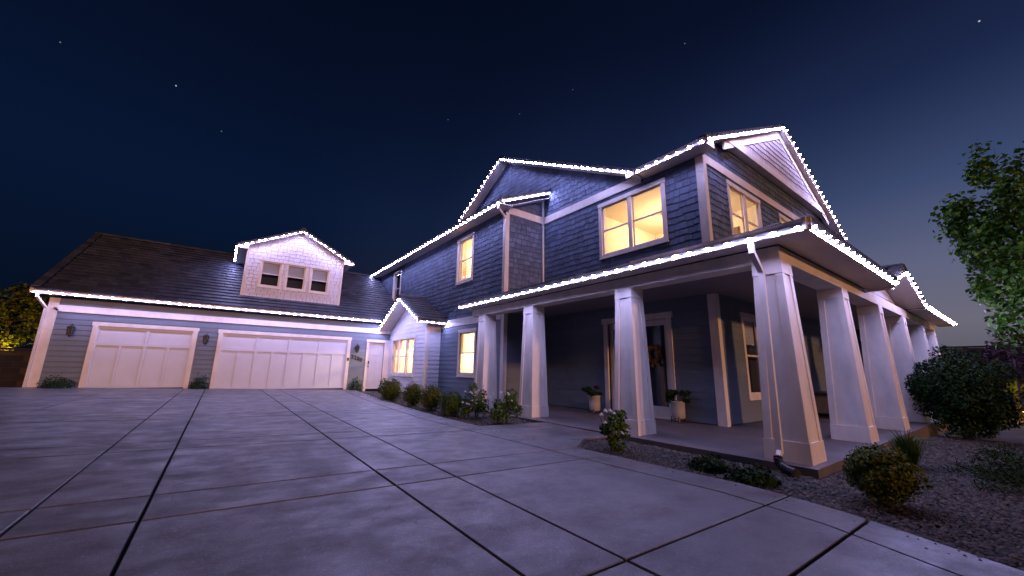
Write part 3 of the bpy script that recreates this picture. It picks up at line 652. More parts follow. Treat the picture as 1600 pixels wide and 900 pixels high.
# east wall and far side, closed
b = MB(); b.box(20.0, 20.14, S2+.17, 22, -.3, 6.8); b.box(W2+.2, 20.0, 21.9, 22, -.3, 6.8); part('wall', b, M['core'])

# ---- porch
SLZ = -.08
b = MB(); b.prism([(6.24, 1.86, SLZ), (21.9, 1.86, SLZ), (21.9, S2+.1, SLZ), (W2+.1, S2+.1, SLZ), (W2+.1, c1+.1, SLZ), (6.24, c1+.1, SLZ)], (0, 0, -.55)); part('porch_slab', b, M['slab'])
for z0, z1, nm, mt in ((2.985, 3.0, 'porch_ceiling', 'porchceil'),):
    b = MB(); b.box(6.91, W2, 2.44, c1, z0, z1); b.box(W2, 21.0, 2.44, S2, z0, z1); part(nm, b, M[mt])
b = MB(); b.box(6.53, 6.90, 2.065, 11.0, 2.78, 3.0); part('beam', b, M['white'])
b = MB(); b.box(6.902, 21.2, 2.065, 2.43, 2.78, 3.0); part('beam', b, M['white'])
for q in ((6.11, 6.53, 1.57, 11.1), (6.53, 11.6, 1.57, 2.06), (16.1, 22.3, 1.66, 2.06)): b = MB(); b.box(*q, 3.022, 3.035); part('soffit', b, M['soffit'])
def column(cx, cy):
    z0, z1 = SLZ, 2.779; hb, ht = .262, .178
    hs = lambda z: hb+(ht-hb)*(z-z0)/(z1-z0)
    ring = lambda h, z: [(cx-h, cy-h, z), (cx+h, cy-h, z), (cx+h, cy+h, z), (cx-h, cy+h, z)]
    def taper(mb, za, zb, ex):
        mb.add(ring(hs(za)+ex, za)+ring(hs(zb)+ex, zb), [(3,2,1,0),(4,5,6,7)]+[(i, (i+1) % 4, (i+1) % 4+4, i+4) for i in range(4)])
    b = MB(); taper(b, z0, z1, 0); c = part('column', b, M['white'])
    b = MB(); taper(b, z0+.001, z0+.27, .024); part('base', b, M['white'], c)
    b = MB(); taper(b, z1-.2, z1-.001, .022); part('cap', b, M['white'], c)
    za, zb = z0+.272, z1-.202
    for sx, sy in ((-1, -1), (1, -1), (1, 1), (-1, 1)):
        b = MB(); w_ = .085; e = .016
        for hx in (0, 1):
            q = []
            for z in (za, zb):
                h = hs(z)
                if hx == 0: q.append([(cx+sx*(h-w_), cy+sy*(h+e), z), (cx+sx*(h+e), cy+sy*(h+e), z), (cx+sx*(h+e), cy+sy*(h-.001), z), (cx+sx*(h-w_), cy+sy*(h-.001), z)])
                else: q.append([(cx+sx*(h+e), cy+sy*(h-w_), z), (cx+sx*(h+e), cy+sy*(h-.001), z), (cx+sx*(h-.001), cy+sy*(h-.001), z), (cx+sx*(h-.001), cy+sy*(h-w_), z)])
            b.add(q[0]+q[1], [(0,1,2,3),(4,5,6,7)]+[(i, (i+1) % 4, (i+1) % 4+4, i+4) for i in range(4)])
        part('corner_board', b, M['white'], c)
for cx, cy in ((6.715, 2.25), (6.715, 4.92), (6.715, 8.03), (6.715, 10.36), (9.72, 2.25), (12.63, 2.25), (15.42, 2.25), (18.45, 2.25), (20.75, 2.25)): column(cx, cy)
ps = .30
pw = deck([(6.12, 1.57, 3.15), (6.12, 11.14, 3.15), (7.52, 11.14, 3.15+ps*1.40), (7.52, 10.55, 3.15+ps*1.40), (W2, 10.55, 3.15+ps*3.22), (W2, S2, 3.15+ps*3.22), (8.97, S2, 3.15+ps*2.85)])
pso = deck([(6.12, 1.57, 3.15), (8.97, S2, 3.15+ps*2.85), (11.6, S2, 3.15+ps*2.85), (11.6, 1.57, 3.15)])
pse = deck([(11.6, 2.4, 3.15+ps*.83), (11.6, S2, 3.15+ps*2.85), (22.3, S2, 3.15+ps*2.85), (22.3, 1.65, 3.17), (16.1, 1.65, 3.17), (16.1, 2.4, 3.15+ps*.83)])
q = math.hypot(1, ps)
roof_tiles(pw, (6.12, 11.14, 3.155), (6.12, 1.57, 3.155), (7.5, 11.14, 3.155+ps*1.38), region=[(.0, -.04), (9.57, -.04), (9.57-2.85, 2.85*q), (9.57-2.85, 3.2*q), (.56, 3.2*q), (.0, 1.4*q)])
roof_tiles(pso, (6.12, 1.57, 3.155), (11.6, 1.57, 3.155), (6.12, 4.42, 3.155+ps*2.85), region=[(0, -.04), (5.48, -.04), (5.48, 2.85*q), (2.85, 2.85*q)])
# entry gable on the south side
Pc, Ph, Pe, Pa, Py = 13.83, 2.25, 3.10, 3.74, 1.62; psl = (Pa-Pe)/Ph
for s in (-1, 1):
    rp = deck([(Pc, Py+.05, Pa+.13), (Pc+s*(Ph+.02), Py+.05, Pe+.08), (Pc+s*(Ph+.02), 4.4, Pe+.08), (Pc, 4.4, Pa+.13)])
    b = MB(); b.prism([(Pc, Py+.06, Pa-.035), (Pc+s*Ph, Py+.06, Pe-.04), (Pc+s*Ph, 2.4, Pe-.04), (Pc, 2.4, Pa-.035)], (0, 0, -.008)); part('soffit', b, M['soffit'])
    roof_tiles(rp, (Pc+s*(Ph+.02), Py+.05, Pe+.085), (Pc+s*(Ph+.02), 4.3, Pe+.085), (Pc, Py+.05, Pa+.135))
fP = FS(2.20); b = MB(); b.prism([(11.75, 2.22, 3.0), (15.9, 2.22, 3.0), (Pc, 2.22, Pa-.04)], (0, .1, 0)); wp = part('wall', b, M['core'])
planks(wp, fP, [(11.8, 3.0), (15.86, 3.0), (Pc, Pa-.05)], [], 'wsiding', .15)
# front doors
b = MB()
for a, c, v0, v1, dd in ((dr_[0], dr_[0]+.14, SLZ, 2.50, .04), (dr_[1]-.14, dr_[1], SLZ, 2.50, .04), (dr_[0]-.05, dr_[1]+.05, 2.50, 2.66, .055)): P(b, f2, a, c, v0, v1, -.16, dd)
P(b, f2, dr_[0]+.14, dr_[1]-.14, SLZ, SLZ+.05, -.16, .02); fdc = part('door_casing', b, M['white'])
mid = (dr_[0]+dr_[1])/2
for a, c in ((dr_[0]+.145, mid-.003), (mid+.003, dr_[1]-.145)):
    b = MB()
    for u0, u1, v0, v1 in ((a, a+.13, SLZ+.05, 2.495), (c-.13, c, SLZ+.05, 2.495), (a+.13, c-.13, 2.34, 2.495), (a+.13, c-.13, SLZ+.05, .22)): P(b, f2, u0, u1, v0, v1, -.12, -.075)
    dl = part('front_door', b, M['white'])
    b = MB(); P(b, f2, a+.13, c-.13, .22, 2.34, -.10, -.094); part('pane', b, M['darkglass'], dl)
    b = MB(); uu = a+.05 if a > mid else c-.05; b.tube([f2.p(uu, 1.0, -.075), f2.p(uu, 1.0, -.02), f2.p(uu, 1.12, -.02)], .012, 8); part('handle', b, M['brass'], dl)
    b = MB(); P(b, f2, a, c, SLZ, 2.6, -.6, -.5); part('hall', b, M['dark'], dl)

# ---- fascias, gutters, rake tiles
def fascia(p0, p1, n, name='fascia', lo=.05, hi=.12, t=.045):
    lo = min(lo, .055); hi = max(hi, .11)
    p0, p1, n = Vector(p0), Vector(p1), Vector(n).normalized(); i0, i1 = p0-n*.045, p1-n*.045
    b = MB(); z = Vector((0, 0, 1)); b.prism([i0-z*lo, i1-z*lo, i1+z*hi, i0+z*hi], -n*t); return part(name, b, M['white'])
def gutter(p0, p1, n):
    p0, p1, n = Vector(p0), Vector(p1), Vector(n).normalized(); o0, L = p0-n*.045, p1-p0; z = Vector((0, 0, 1))
    b = MB(); b.prism([o0-z*.035-n*.004, o0-z*.05-n*.04, o0+z*.11-n*.04, o0+z*.11-n*.03, o0-z*.02-n*.03, o0-z*.02-n*.004, o0+z*.07-n*.004, o0+z*.115+n*.010, o0+z*.105+n*.014, o0+z*.06+n*.006], L)
    return part('gutter', b, M['white'])
def rake_tiles(p0, p1, n, up=.11):
    p0, p1, n = Vector(p0), Vector(p1), Vector(n).normalized(); d = (p1-p0); L = d.length; d.normalize(); z = Vector((0, 0, 1))
    k = int(L/.36)
    for i in range(k):
        a = p0 + d*(L*i/k) - n*.02; e = d*(L/k*1.06); nn = (z - d*z.dot(d)).normalized()
        b = MB(); b.prism([a+z*.05, a+z*.05-n*.03, a+z*(up-.02)-n*.03, a+z*up-n*.20, a+z*(up+.03)-n*.20, a+z*(up+.022)], e + nn*.018); part('rake_tile', b, M['tile'], None)
def ridge(p0, p1, r=.12):
    p0, p1 = Vector(p0), Vector(p1); d = (p1-p0); L = d.length; d.normalize(); k = max(1, int(L/.36)); s = d.cross(Vector((0, 0, 1))).normalized(); z = s.cross(d)
    for i in range(k):
        a = p0 + d*(L*i/k); b = MB(); prof = [(-r, -.05), (-r*.75, .03), (0, .075), (r*.75, .03), (r, -.05)]
        b.prism([a+s*x+z*y for x, y in prof], d*(L/k*1.05)+z*.015); part('ridge_tile', b, M['tile'])
strings = []
Wn, Sn = (-1, 0, 0), (0, -1, 0)
gE = [(-5.29, 19.25, 3.33), (6.9, 19.25, 3.33)]
fascia(*gE, Sn, lo=.09); gutter((-5.29, 19.25, 3.33), (6.2, 19.25, 3.33), Sn)
b = MB(); b.box(-5.25, 7.5, 19.34, G, 3.285, 3.30); part('soffit', b, M['soffit'])
fascia((-5.29, 24.63, 6.67), (-5.29, 19.25, 3.33), (-1, 0, 0), 'rake_board', .05, .10); ridge((-5.3, 24.63, 6.79), (7.5, 24.63, 6.79)); rake_tiles((-5.29, 19.25, 3.38), (-5.29, 24.63, 6.72), (-1, 0, 0))
for s in (-1, 1):
    a, c = (Dx+s*Dh, 19.95, De), (Dx, 19.95, Da); fascia(a, c, Sn, 'rake_board', .10); rake_tiles(a, c, Sn, .09)
fascia((Dx-Dh, 23.3, De), (Dx-Dh, 19.95, De), Wn); fascia((Dx+Dh, 23.3, De), (Dx+Dh, 19.95, De), (1, 0, 0))
b = MB(); b.prism([(Dx-Dh+.05, 20.0, De-.045), (.33, 20.0, De-.045), (.33, 20.0, dz(.33)), (Dx-Dh+.05, 20.0, De)], (0, 3.5, 0)); part('eave_box', b, M['white'])
b = MB(); b.prism([(Dx+Dh-.05, 20.0, De-.045), (4.34, 20.0, De-.045), (4.34, 20.0, dz(4.34)), (Dx+Dh-.05, 20.0, De)], (0, 3.5, 0)); part('eave_box', b, M['white'])
ridge((Dx, 20.0, Da+.13), (Dx, 24.2, Da+.13))
for s in (-1, 1):
    a, c = (Bg, Bc+s*Bh, Be), (Bg, Bc, Ba); fascia(a, c, Wn, 'rake_board', .10); rake_tiles(a, c, Wn, .09)
fascia((Bg, Bc-Bh, Be), (7.53, Bc-Bh, Be), Sn); gutter((Bg+.1, Bc-Bh, Be), (7.53, Bc-Bh, Be), Sn); ridge((Bg+.05, Bc, Ba+.12), (7.5, Bc, Ba+.12))
fascia((6.97, 25.6, 6.76), (6.97, 10.14, 6.76), Wn, lo=.10); gutter((6.97, 25.6, 6.76), (6.97, 10.14, 6.76), Wn)
fascia((6.97, 10.14, 6.76), (W2, 10.14, 7.80), Sn, 'rake_board', .12); rake_tiles((6.97, 10.14, 6.76), (W2, 10.14, 7.80), Sn)
yl = 18.7
fascia((8.82, yl, Gz-gsl*(yl-Ga)), (8.82, Ga, Gz), Wn, 'rake_board', .14); fascia((8.82, Ga, Gz), (8.82, Ey, Ez), Wn, 'rake_board', .14)
rake_tiles((8.82, yl, Gz-gsl*(yl-Ga)), (8.82, Ga, Gz), Wn); rake_tiles((8.82, Ey, Ez), (8.82, Ga, Gz), Wn)
fascia((8.82, Ey+.3, Ez), (8.82, 3.99, Ez), Wn, lo=.10); gutter((8.82, Ey+.2, Ez), (8.82, 3.99, Ez), Wn)
for s in (-1, 1): fascia((rk+s*5.92, 3.99, Ez), (rk, 3.99, Rz), Sn, 'rake_board', .15); rake_tiles((rk+s*5.92, 3.99, Ez), (rk, 3.99, Rz), Sn)
fascia((6.07, 11.14, 3.07), (6.07, 1.52, 3.07), Wn, lo=.10); gutter((6.07, 11.14, 3.07), (6.07, 1.56, 3.07), Wn)
fascia((6.07, 11.20, 3.07), (7.5, 11.20, 3.45), (0, 1, 0), lo=.10)
fascia((6.07, 1.52, 3.07), (11.62, 1.52, 3.07), Sn, lo=.10); gutter((6.12, 1.52, 3.07), (11.6, 1.52, 3.07), Sn)
b = MB(); b.box(11.55, 11.6, 1.6, 2.06, 2.96, 3.2); part('eave_box', b, M['white'])
for s in (-1, 1): fascia((Pc+s*Ph, Py, Pe), (Pc, Py, Pa), Sn, 'rake_board', .09); rake_tiles((Pc+s*Ph, Py, Pe), (Pc, Py, Pa), Sn, .16)
ridge((Pc, Py+.05, Pa+.16), (Pc, 4.3, Pa+.16))
fascia((16.08, 1.6, 3.10), (22.3, 1.6, 3.10), Sn, lo=.10); gutter((16.08, 1.6, 3.10), (22.3, 1.6, 3.10), Sn)
ridge((6.55, 2.0, 3.28), (8.97, S2, 3.17+ps*2.85), .08)
# downspouts
def pipe(pts, w_=.075, dpt=.055, parent=None):
    b = MB(); pts = [Vector(p) for p in pts]
    for i in range(len(pts)-1):
        d = (pts[i+1]-pts[i]); t = d.normalized(); ref = Vector((1, 0, 0)) if abs(t.x) < .8 else Vector((0, 1, 0))
        a = t.cross(ref).normalized(); c = t.cross(a).normalized(); b.bar(pts[i]-t*.02, pts[i+1]+t*.02, a*w_/2, c*dpt/2)
    return part('downspout', b, M['white'])
pipe([(-5.1, 19.32, 3.26), (-5.1, 19.32, 3.16), (-4.93, 19.62, 2.85), (-4.93, 19.62, .12)])
pipe([(7.03, 10.35, 6.68), (7.03, 10.35, 6.58), (7.46, 10.52, 6.38), (7.46, 10.52, 3.6)])
pipe([(6.13, 2.28, 3.0), (6.13, 2.28, 2.86), (6.44, 2.30, 2.62), (6.335, 2.30, .05), (6.20, 2.28, -.03)])
pipe([(W2-.12, c1-.1, 6.5), (W2-.12, c1-.1, 3.62)], .05, .05)

place_pieces('shingle', SH, 300, .020, .004)
place_pieces('plank', PL, 300, .018, .005)
place_pieces('tile', TL, 300, .055, .012)

# ================================================================== LED STRINGS
def bulb_mesh(mat):                                  # small puck: dark housing behind, bright dome in front
    n = 10; v = []; f = []; r = .033
    for rr, z in ((r*1.15, -.012), (r*1.15, 0), (r, 0), (r*.85, .012), (r*.5, .021)): v += [(rr*math.cos(2*math.pi*k/n), rr*math.sin(2*math.pi*k/n), z) for k in range(n)]
    v.append((0, 0, .0235))
    for i in range(4): f += [(i*n+k, i*n+(k+1) % n, (i+1)*n+(k+1) % n, (i+1)*n+k) for k in range(n)]
    f += [(4*n+k, 4*n+(k+1) % n, 5*n) for k in range(n)] + [tuple(range(n-1, -1, -1))]
    me = bpy.data.meshes.new('bulb'); me.from_pydata(v, [], f); me.materials.append(M['metal']); me.materials.append(mat)
    for i, p in enumerate(me.polygons): p.material_index = 1 if 2*n <= i < 5*n else 0
    return me
BULBS = [bulb_mesh(M[k]) for k in ('led', 'led', 'led_dim', 'led_bright')]
def led_string(label, segs, spacing=.30):
    o = Vector(segs[0][0]); t = thing('light_string', o, label, 'string lights', 'LED light strings edging the roofs')
    tr = MB()
    for p0, p1, n in segs:
        p0, p1, n = Vector(p0), Vector(p1), Vector(n); d = p1-p0; L = d.length; k = max(1, round(L/spacing)); jr = random.Random(int(L*100))
        c = -n*.030+Vector((0, 0, .012)); tr.bar(p0+c, p1+c, n*.016, Vector((0, 0, .016))); rot = (n*.10-Vector((0, 0, 1))).to_track_quat('Z', 'Y').to_matrix().to_4x4()
        for i in range(k):
            q = p0 + d*((i+.5+jr.uniform(-.09, .09))/k); obj('bulb', jr.choice(BULBS), None, t, Matrix.Translation(q-o-Vector((0, 0, .008+jr.uniform(-.006, .006)))) @ Matrix.Rotation(jr.uniform(-.16, .16), 4, 'X') @ Matrix.Rotation(jr.uniform(-.16, .16), 4, 'Y') @ rot)
    tr.build('track', M['metal'], t, o)
led_string('cool white LED string along the garage eave', [((-5.29, 19.25, 3.33), (6.15, 19.25, 3.33), Sn)])
led_string('cool white LED string outlining the white dormer on the garage roof', [((Dx-Dh, 23.2, De), (Dx-Dh, 19.95, De), Wn), ((Dx-Dh, 19.95, De), (Dx, 19.95, Da), Sn), ((Dx, 19.95, Da), (Dx+Dh, 19.95, De), Sn)], .26)
led_string('cool white LED string edging the small gable over the triple-window bay', [((Bg, Bc+Bh, Be), (Bg, Bc, Ba), Wn), ((Bg, Bc, Ba), (Bg, Bc-Bh, Be), Wn), ((Bg, Bc-Bh, Be), (7.5, Bc-Bh, Be), Sn)], .26)
led_string('cool white LED string on the upper eave with a downspout at its end', [((6.97, 25.6, 6.76), (6.97, 10.14, 6.76), Wn), ((6.97, 10.14, 6.76), (W2, 10.14, 7.80), Sn)])
led_string('cool white LED string on the broad blue gable above the double window', [((8.82, 18.5, Gz-gsl*(18.5-Ga)), (8.82, Ga, Gz), Wn), ((8.82, Ga, Gz), (8.82, Ey, Ez), Wn), ((8.82, Ey, Ez), (8.82, 3.99, Ez), Wn)])
led_string('cool white LED string on the highest gable above the corner windows', [((8.82, 3.99, Ez), (rk, 3.99, Rz), Sn), ((rk, 3.99, Rz), (rk+5.92, 3.99, Ez), Sn)])
led_string('cool white LED string wrapping the porch eave over the tapered columns', [((6.07, 11.14, 3.07), (6.07, 1.52, 3.07), Wn), ((6.07, 1.52, 3.07), (11.6, 1.52, 3.07), Sn)])
led_string('cool white LED string on the low porch gable and the eave past it', [((12.4, Py, Pe+(12.4-Pc+Ph)*psl), (Pc, Py, Pa), Sn), ((Pc, Py, Pa), (Pc+Ph, Py, Pe), Sn), ((16.08, 1.6, 3.10), (22.3, 1.6, 3.10), Sn)])

# ================================================================== FITTINGS
def lantern(x, zc, label):
    t = thing('wall_lantern', (x, G-.02, zc), label, 'lantern', 'wall lanterns beside the garage doors')
    b = MB(); b.box(-.05, .05, -.02, 0, -.1, .1); b.build('back_plate', M['black'], t)
    b = MB(); b.tube([(0, -.02, .05), (0, -.08, .12), (0, -.13, .20), (0, -.15, .16)], .010, 6); b.build('arm', M['black'], t)
    b = MB(); b.lathe([(.0, .19), (.012, .17), (.02, .13), (.10, .08), (.105, .065), (.0, .06)], (0, -.15, 0), 6); b.build('roof_cap', M['black'], t)
    b = MB()
    for k in range(6):
        a = k*math.pi/3; b.tube([(.092*math.cos(a), -.15+.092*math.sin(a), .065), (.068*math.cos(a), -.15+.068*math.sin(a), -.20)], .007, 4)
    b.lathe([(.0, -.19), (.076, -.195), (.08, -.215), (.03, -.235), (.012, -.27), (.0, -.275)], (0, -.15, 0), 6); b.build('cage', M['black'], t)
    b = MB(); b.lathe([(.082, .06), (.060, -.19)], (0, -.15, 0), 6); b.build('glass', M['lampglass'], t)
    b = MB(); b.lathe([(.0, -.02), (.012, -.03), (.012, -.15), (.0, -.155)], (0, -.15, 0), 8); b.build('candle', M['pot'], t)
lantern(-4.22, 2.17, 'black wall lantern between the house corner and the single garage door')
lantern(-.56, 2.10, 'black wall lantern between the two garage doors')
lantern(5.25, 2.00, 'black wall lantern above the house number')
hn = thing('house_number', (5.30, G-.03, 1.45), 'black house number 2280 below a lantern', 'house number')
for i, ch in enumerate('2280'):
    cu = bpy.data.curves.new('digit', 'FONT'); cu.body = ch; cu.size = .25; cu.extrude = .006; cu.offset = .008; cu.align_x = 'CENTER'
    tmp = bpy.data.objects.new('tmp', cu); col.objects.link(tmp); bpy.context.view_layer.update()
    me = bpy.data.meshes.new_from_object(tmp.evaluated_get(bpy.context.evaluated_depsgraph_get())); bpy.data.objects.remove(tmp)
    me.name = 'digit'; me.materials.clear()
    obj('digit', me, M['black'], hn, Matrix.Translation((-.21+i*.14, 0, .03-i*.045)) @ Matrix.Rotation(R(90), 4, 'X'))
t = thing('security_camera', (-4.72, G-.05, 2.83), 'small dark security camera on the garage corner board', 'camera')
b = MB(); b.lathe([(.0, 0), (.045, .005), (.045, .02), (.0, .025)], (0, 0, .02), 10); b.build('mount', M['black'], t)
b = MB(); b.tube([(0, 0, 0), (.06, -.10, -.03), (.085, -.14, -.045)], [.03, .034, .034], 10); b.build('body', M['black'], t)
# drain elbow of black corrugated pipe
b = MB(); pts = [(0, 0, .10), (-.03, -.01, .04), (-.07, -.05, -.0), (-.13, -.13, -.02), (-.19, -.21, -.03), (-.25, -.29, -.035)]
cr = []
for i in range(len(pts)-1):
    for k in range(4): cr.append(Vector(pts[i]).lerp(Vector(pts[i+1]), k/4))
b.tube(cr, [.058 if i % 2 else .046 for i in range(len(cr))], 12)
o = b.build('drain_pipe', M['black']); o.location = (6.2, 2.28, -.085); o['label'] = 'short black corrugated drain pipe at the foot of the downspout'; o['category'] = 'drain pipe'
# planters, wreath, porch bench
def leaf_cloud(n, rad, size, clumps=14, shell=.55, flat=1.0, up=.3, seed=0, narrow=.5, inner=.35, cr=(.28, .5)):
    """leaf-sized quads spread through an uneven crown; centre at the origin"""
    g_ = np.random.default_rng(seed); rad = np.array(rad, float)
    cd = g_.normal(size=(clumps, 3)); cd /= np.linalg.norm(cd, axis=1)[:, None]; cpos = cd*rad*g_.uniform(shell, 1.08, (clumps, 1))
    crad = g_.uniform(*cr, clumps)
    k = g_.integers(0, clumps, n); d = g_.normal(size=(n, 3)); d /= np.linalg.norm(d, axis=1)[:, None]
    p = cpos[k] + d*rad*(crad[k]*g_.uniform(inner, 1, n)**.6)[:, None]
    nr = d*.7 + g_.normal(size=(n, 3))*.7 + np.array([0, 0, up]); nr /= np.linalg.norm(nr, axis=1)[:, None]
    a = np.cross(nr, g_.normal(size=(n, 3))); a /= np.linalg.norm(a, axis=1)[:, None]; b = np.cross(nr, a)
    s = size*g_.uniform(.6, 1.25, n)[:, None]
    V = np.stack([p-a*s*.5, p+b*s*narrow*.5+nr*s*.06, p+a*s*.55, p-b*s*narrow*.5+nr*s*.06], 1)
    V[..., 2] *= flat
    return V.reshape(-1, 3), np.arange(4*n).reshape(-1, 4)
def ball_cloud(n, rad, size, seed, bumps=.19):
    g_ = np.random.default_rng(seed); d = g_.normal(size=(n, 3)); d /= np.linalg.norm(d, axis=1)[:, None]
    ph = g_.uniform(0, 6.28, 6); k = g_.uniform(2, 5, (6, 3))
    rr = 1 + bumps*sum(np.sin(d @ k[i] * 1.6 + ph[i]) for i in range(6))/2.2
    p = d*np.array(rad)*(rr*g_.uniform(.25, 1.02, n)**.5)[:, None]
    nr = d + g_.normal(size=(n, 3))*.55; nr /= np.linalg.norm(nr, axis=1)[:, None]
    a = np.cross(nr, g_.normal(size=(n, 3))); a /= np.linalg.norm(a, axis=1)[:, None]; b = np.cross(nr, a); s = size*g_.uniform(.6, 1.3, n)[:, None]
    V = np.stack([p-a*s*.5, p+b*s*.28, p+a*s*.55, p-b*s*.28], 1)
    return V.reshape(-1, 3), np.arange(4*n).reshape(-1, 4)
def planter(x, y, seed, label):
    t = thing('planter', (x, y, SLZ), label, 'planter', 'planters flanking the front doors'); t.scale = (.9, .9, .9)
    b = MB(); b.lathe([(.0, .09), (.13, .09), (.165, .13), (.175, .30), (.175, .50), (.185, .51), (.185, .55), (.16, .55), (.155, .50), (.0, .48)], (0, 0, 0), 24); b.build('pot', M['pot'], t, smooth=True)
    b = MB()
    for k in range(4):
        a = k*math.pi/2+.6; b.tube([(.17*math.cos(a), .17*math.sin(a), .16), (.19*math.cos(a), .19*math.sin(a), .02), (.20*math.cos(a), .20*math.sin(a), 0)], .012, 6)
    b.tube([(.185*math.cos(k*math.pi/8), .185*math.sin(k*math.pi/8), .06) for k in range(17)], .010, 6); b.build('stand', M['black'], t)
    V, F = leaf_cloud(500, (.30, .30, .17), .10, 9, seed=seed); V[:, 2] += .66; np_mesh('foliage', V, F, M['darkleaf'], t)
planter(8.62, 7.62, 1, 'pale glazed planter on the porch by the left end of the front doors')
planter(9.08, 5.38, 2, 'pale glazed planter on the porch beside the wreathed glass door')
g_ = np.random.default_rng(5); n = 700; th = g_.uniform(0, 6.28, n); ph = g_.uniform(0, 6.28, n)
p = np.stack([g_.uniform(-.03, .03, n), (.17+.055*np.cos(ph))*np.cos(th), (.19+.055*np.cos(ph))*np.sin(th)], 1) + np.stack([-.03*np.sin(ph), 0*ph, 0*ph], 1)
a = g_.normal(size=(n, 3)); a /= np.linalg.norm(a, axis=1)[:, None]; b2 = np.cross(a, g_.normal(size=(n, 3))); b2 /= np.linalg.norm(b2, axis=1)[:, None]
V = np.stack([p-a*.035, p+b2*.010, p+a*.035, p-b2*.010], 1).reshape(-1, 3)
t = thing('wreath', (W2+.04, 6.14, 1.58), 'round straw coloured wreath hanging on the front door glass', 'wreath')
np_mesh('straw', V, np.arange(4*n).reshape(-1, 4), M['wreath'], t)
b = MB(); b.tube([(0, .17*math.cos(k*.3927), .19*math.sin(k*.3927)) for k in range(17)], .022, 6); b.build('ring', M['wreath'], t)
b = MB(); b.prism([(-.03, -.02, -.16), (-.03, .12, -.34), (-.03, .02, -.36)], (-.01, 0, 0)); b.prism([(-.035, 0, -.16), (-.035, -.16, -.30), (-.035, -.08, -.36)], (-.01, 0, 0)); b.build('ribbon', M['wreath'], t)
t = thing('porch_bench', (14.6, 3.9, SLZ), 'low tan bench with black frame against the porch wall', 'bench')
b = MB(); b.box(-.9, .9, -.3, .3, .14, .62); b.build('seat_box', M['cushion'], t)
b = MB(); b.box(-.95, .95, -.34, .34, .62, .68); b.build('top_frame', M['black'], t)
b = MB(); b.box(-.95, .95, -.34, .34, .10, .14); b.build('bottom_frame', M['black'], t)
for x, y in ((-.9, -.3), (.9, -.3), (.9, .3), (-.9, .3)): b = MB(); b.box(x-.03, x+.03, y-.03, y+.03, 0, .10); b.build('leg', M['black'], t)

# ================================================================== PLANTS
def stems(t, n, h, spread, rad, mat='bark', seed=0, name='stem'):
    g2 = random.Random(seed); b = MB()
    for k in range(n):
        a = g2.uniform(0, 6.28); s = spread*g2.uniform(.3, 1); hh = h*g2.uniform(.7, 1)
        b.tube([(0, 0, -.05), (s*.4*math.cos(a), s*.4*math.sin(a), hh*.5), (s*math.cos(a), s*math.sin(a), hh)], [rad, rad*.7, rad*.3], 5)
    b.build(name, M[mat], t)
GRP = 'shrubs along the bed in front of the house'
def boxwood(x, y, r, h, seed, label, mat='boxleaf'):
    t = thing('boxwood_shrub', (x, y, gz(x, y)-.06), label, 'shrub', GRP)
    V, F = ball_cloud(5200, (r, r, h/2), .042, seed); V[:, 2] += h/2+.02; np_mesh('foliage', V, F, M[mat], t); stems(t, 6, h*.6, r*.5, .012, seed=seed)
boxwood(4.95, 13.55, .34, .68, 11, 'clipped ball shrub beside the rose at the bay window')
boxwood(4.98, 11.75, .33, .70, 12, 'clipped ball shrub in front of the bay window corner')
boxwood(4.93, 10.35, .31, .68, 13, 'clipped ball shrub in front of the shaded side of the bay')
boxwood(4.92, 9.15, .29, .58, 14, 'clipped ball shrub next to the rose bush below the single lit window', 'leaf')
def rose(x, y, r, h, seed, label, nf=9, n=1300):
    t = thing('rose_bush', (x, y, gz(x, y)-.06), label, 'rose bush', GRP)
    V, F = leaf_cloud(n, (r, r, h*.46), .062, 13, shell=.35, seed=seed, narrow=.6); V[:, 2] += h*.5; np_mesh('foliage', V, F, M['leaf'], t); stems(t, 9, h*.95, r*.8, .008, 'leaf', seed)
    g2 = random.Random(seed)
    for k in range(nf):
        a = g2.uniform(2.4, 5.6); e = g2.uniform(-.3, 1.2); q = (r*.9*math.cos(a)*math.cos(e), r*.9*math.sin(a)*math.cos(e), h*.55+h*.48*math.sin(e)); s = g2.uniform(.030, .052)
        b = MB()
        for m_ in range(3):
            rr = s*(1-.25*m_)
            for j in range(5):
                an = j*1.2566+m_*.6; c1_, s1_ = math.cos(an), math.sin(an); c2_, s2_ = math.cos(an+1.0), math.sin(an+1.0); lift = s*(.35+.3*m_)
                b.add([(q[0], q[1], q[2]), (q[0]+rr*c1_, q[1]+rr*s1_, q[2]+lift), (q[0]+rr*.9*c2_, q[1]+rr*.9*s2_, q[2]+lift)], [(0, 1, 2)])
        b.build('flower', M['petal'], t)
rose(5.42, 15.3, .42, .80, 21, 'white rose bush between the side door and the bay window', 7)
rose(5.15, 14.4, .36, .70, 22, 'yellowish green rose bush lit by the bay window', 5)
rose(5.25, 8.45, .40, .78, 23, 'tall loose white rose bush beside the porch end column', 11, 1500)
rose(5.30, 7.42, .38, .72, 24, 'white rose bush between two porch columns where the bed meets the walkway', 9, 1500)
rose(5.12, 4.18, .27, .62, 25, 'white rose bush at the foot of a porch column by the gravel corner', 12, 1400)
def tuft(x, y, r, h, seed, label, mat='darkleaf', n=2600, size=.05, name='low_plant'):
    t = thing(name, (x, y, gz(x, y)-.06), label, 'plant')
    V, F = ball_cloud(n, (r, r, h), size, seed, .25); k = V.reshape(-1, 4, 3)[:, :, 2].min(1) > -.02; V = V.reshape(-1, 4, 3)[k].reshape(-1, 3)
    np_mesh('foliage', V, np.arange(len(V)).reshape(-1, 4), M[mat], t); stems(t, 8, h*.7, r*.6, .006, 'leaf', seed)
tuft(5.36, 2.80, .24, .17, 31, 'low dark mound plant in gravel nearer the rose bush')
tuft(5.22, 2.20, .27, .17, 32, 'low dark flowering plant in gravel beside the drain pipe', n=2600)
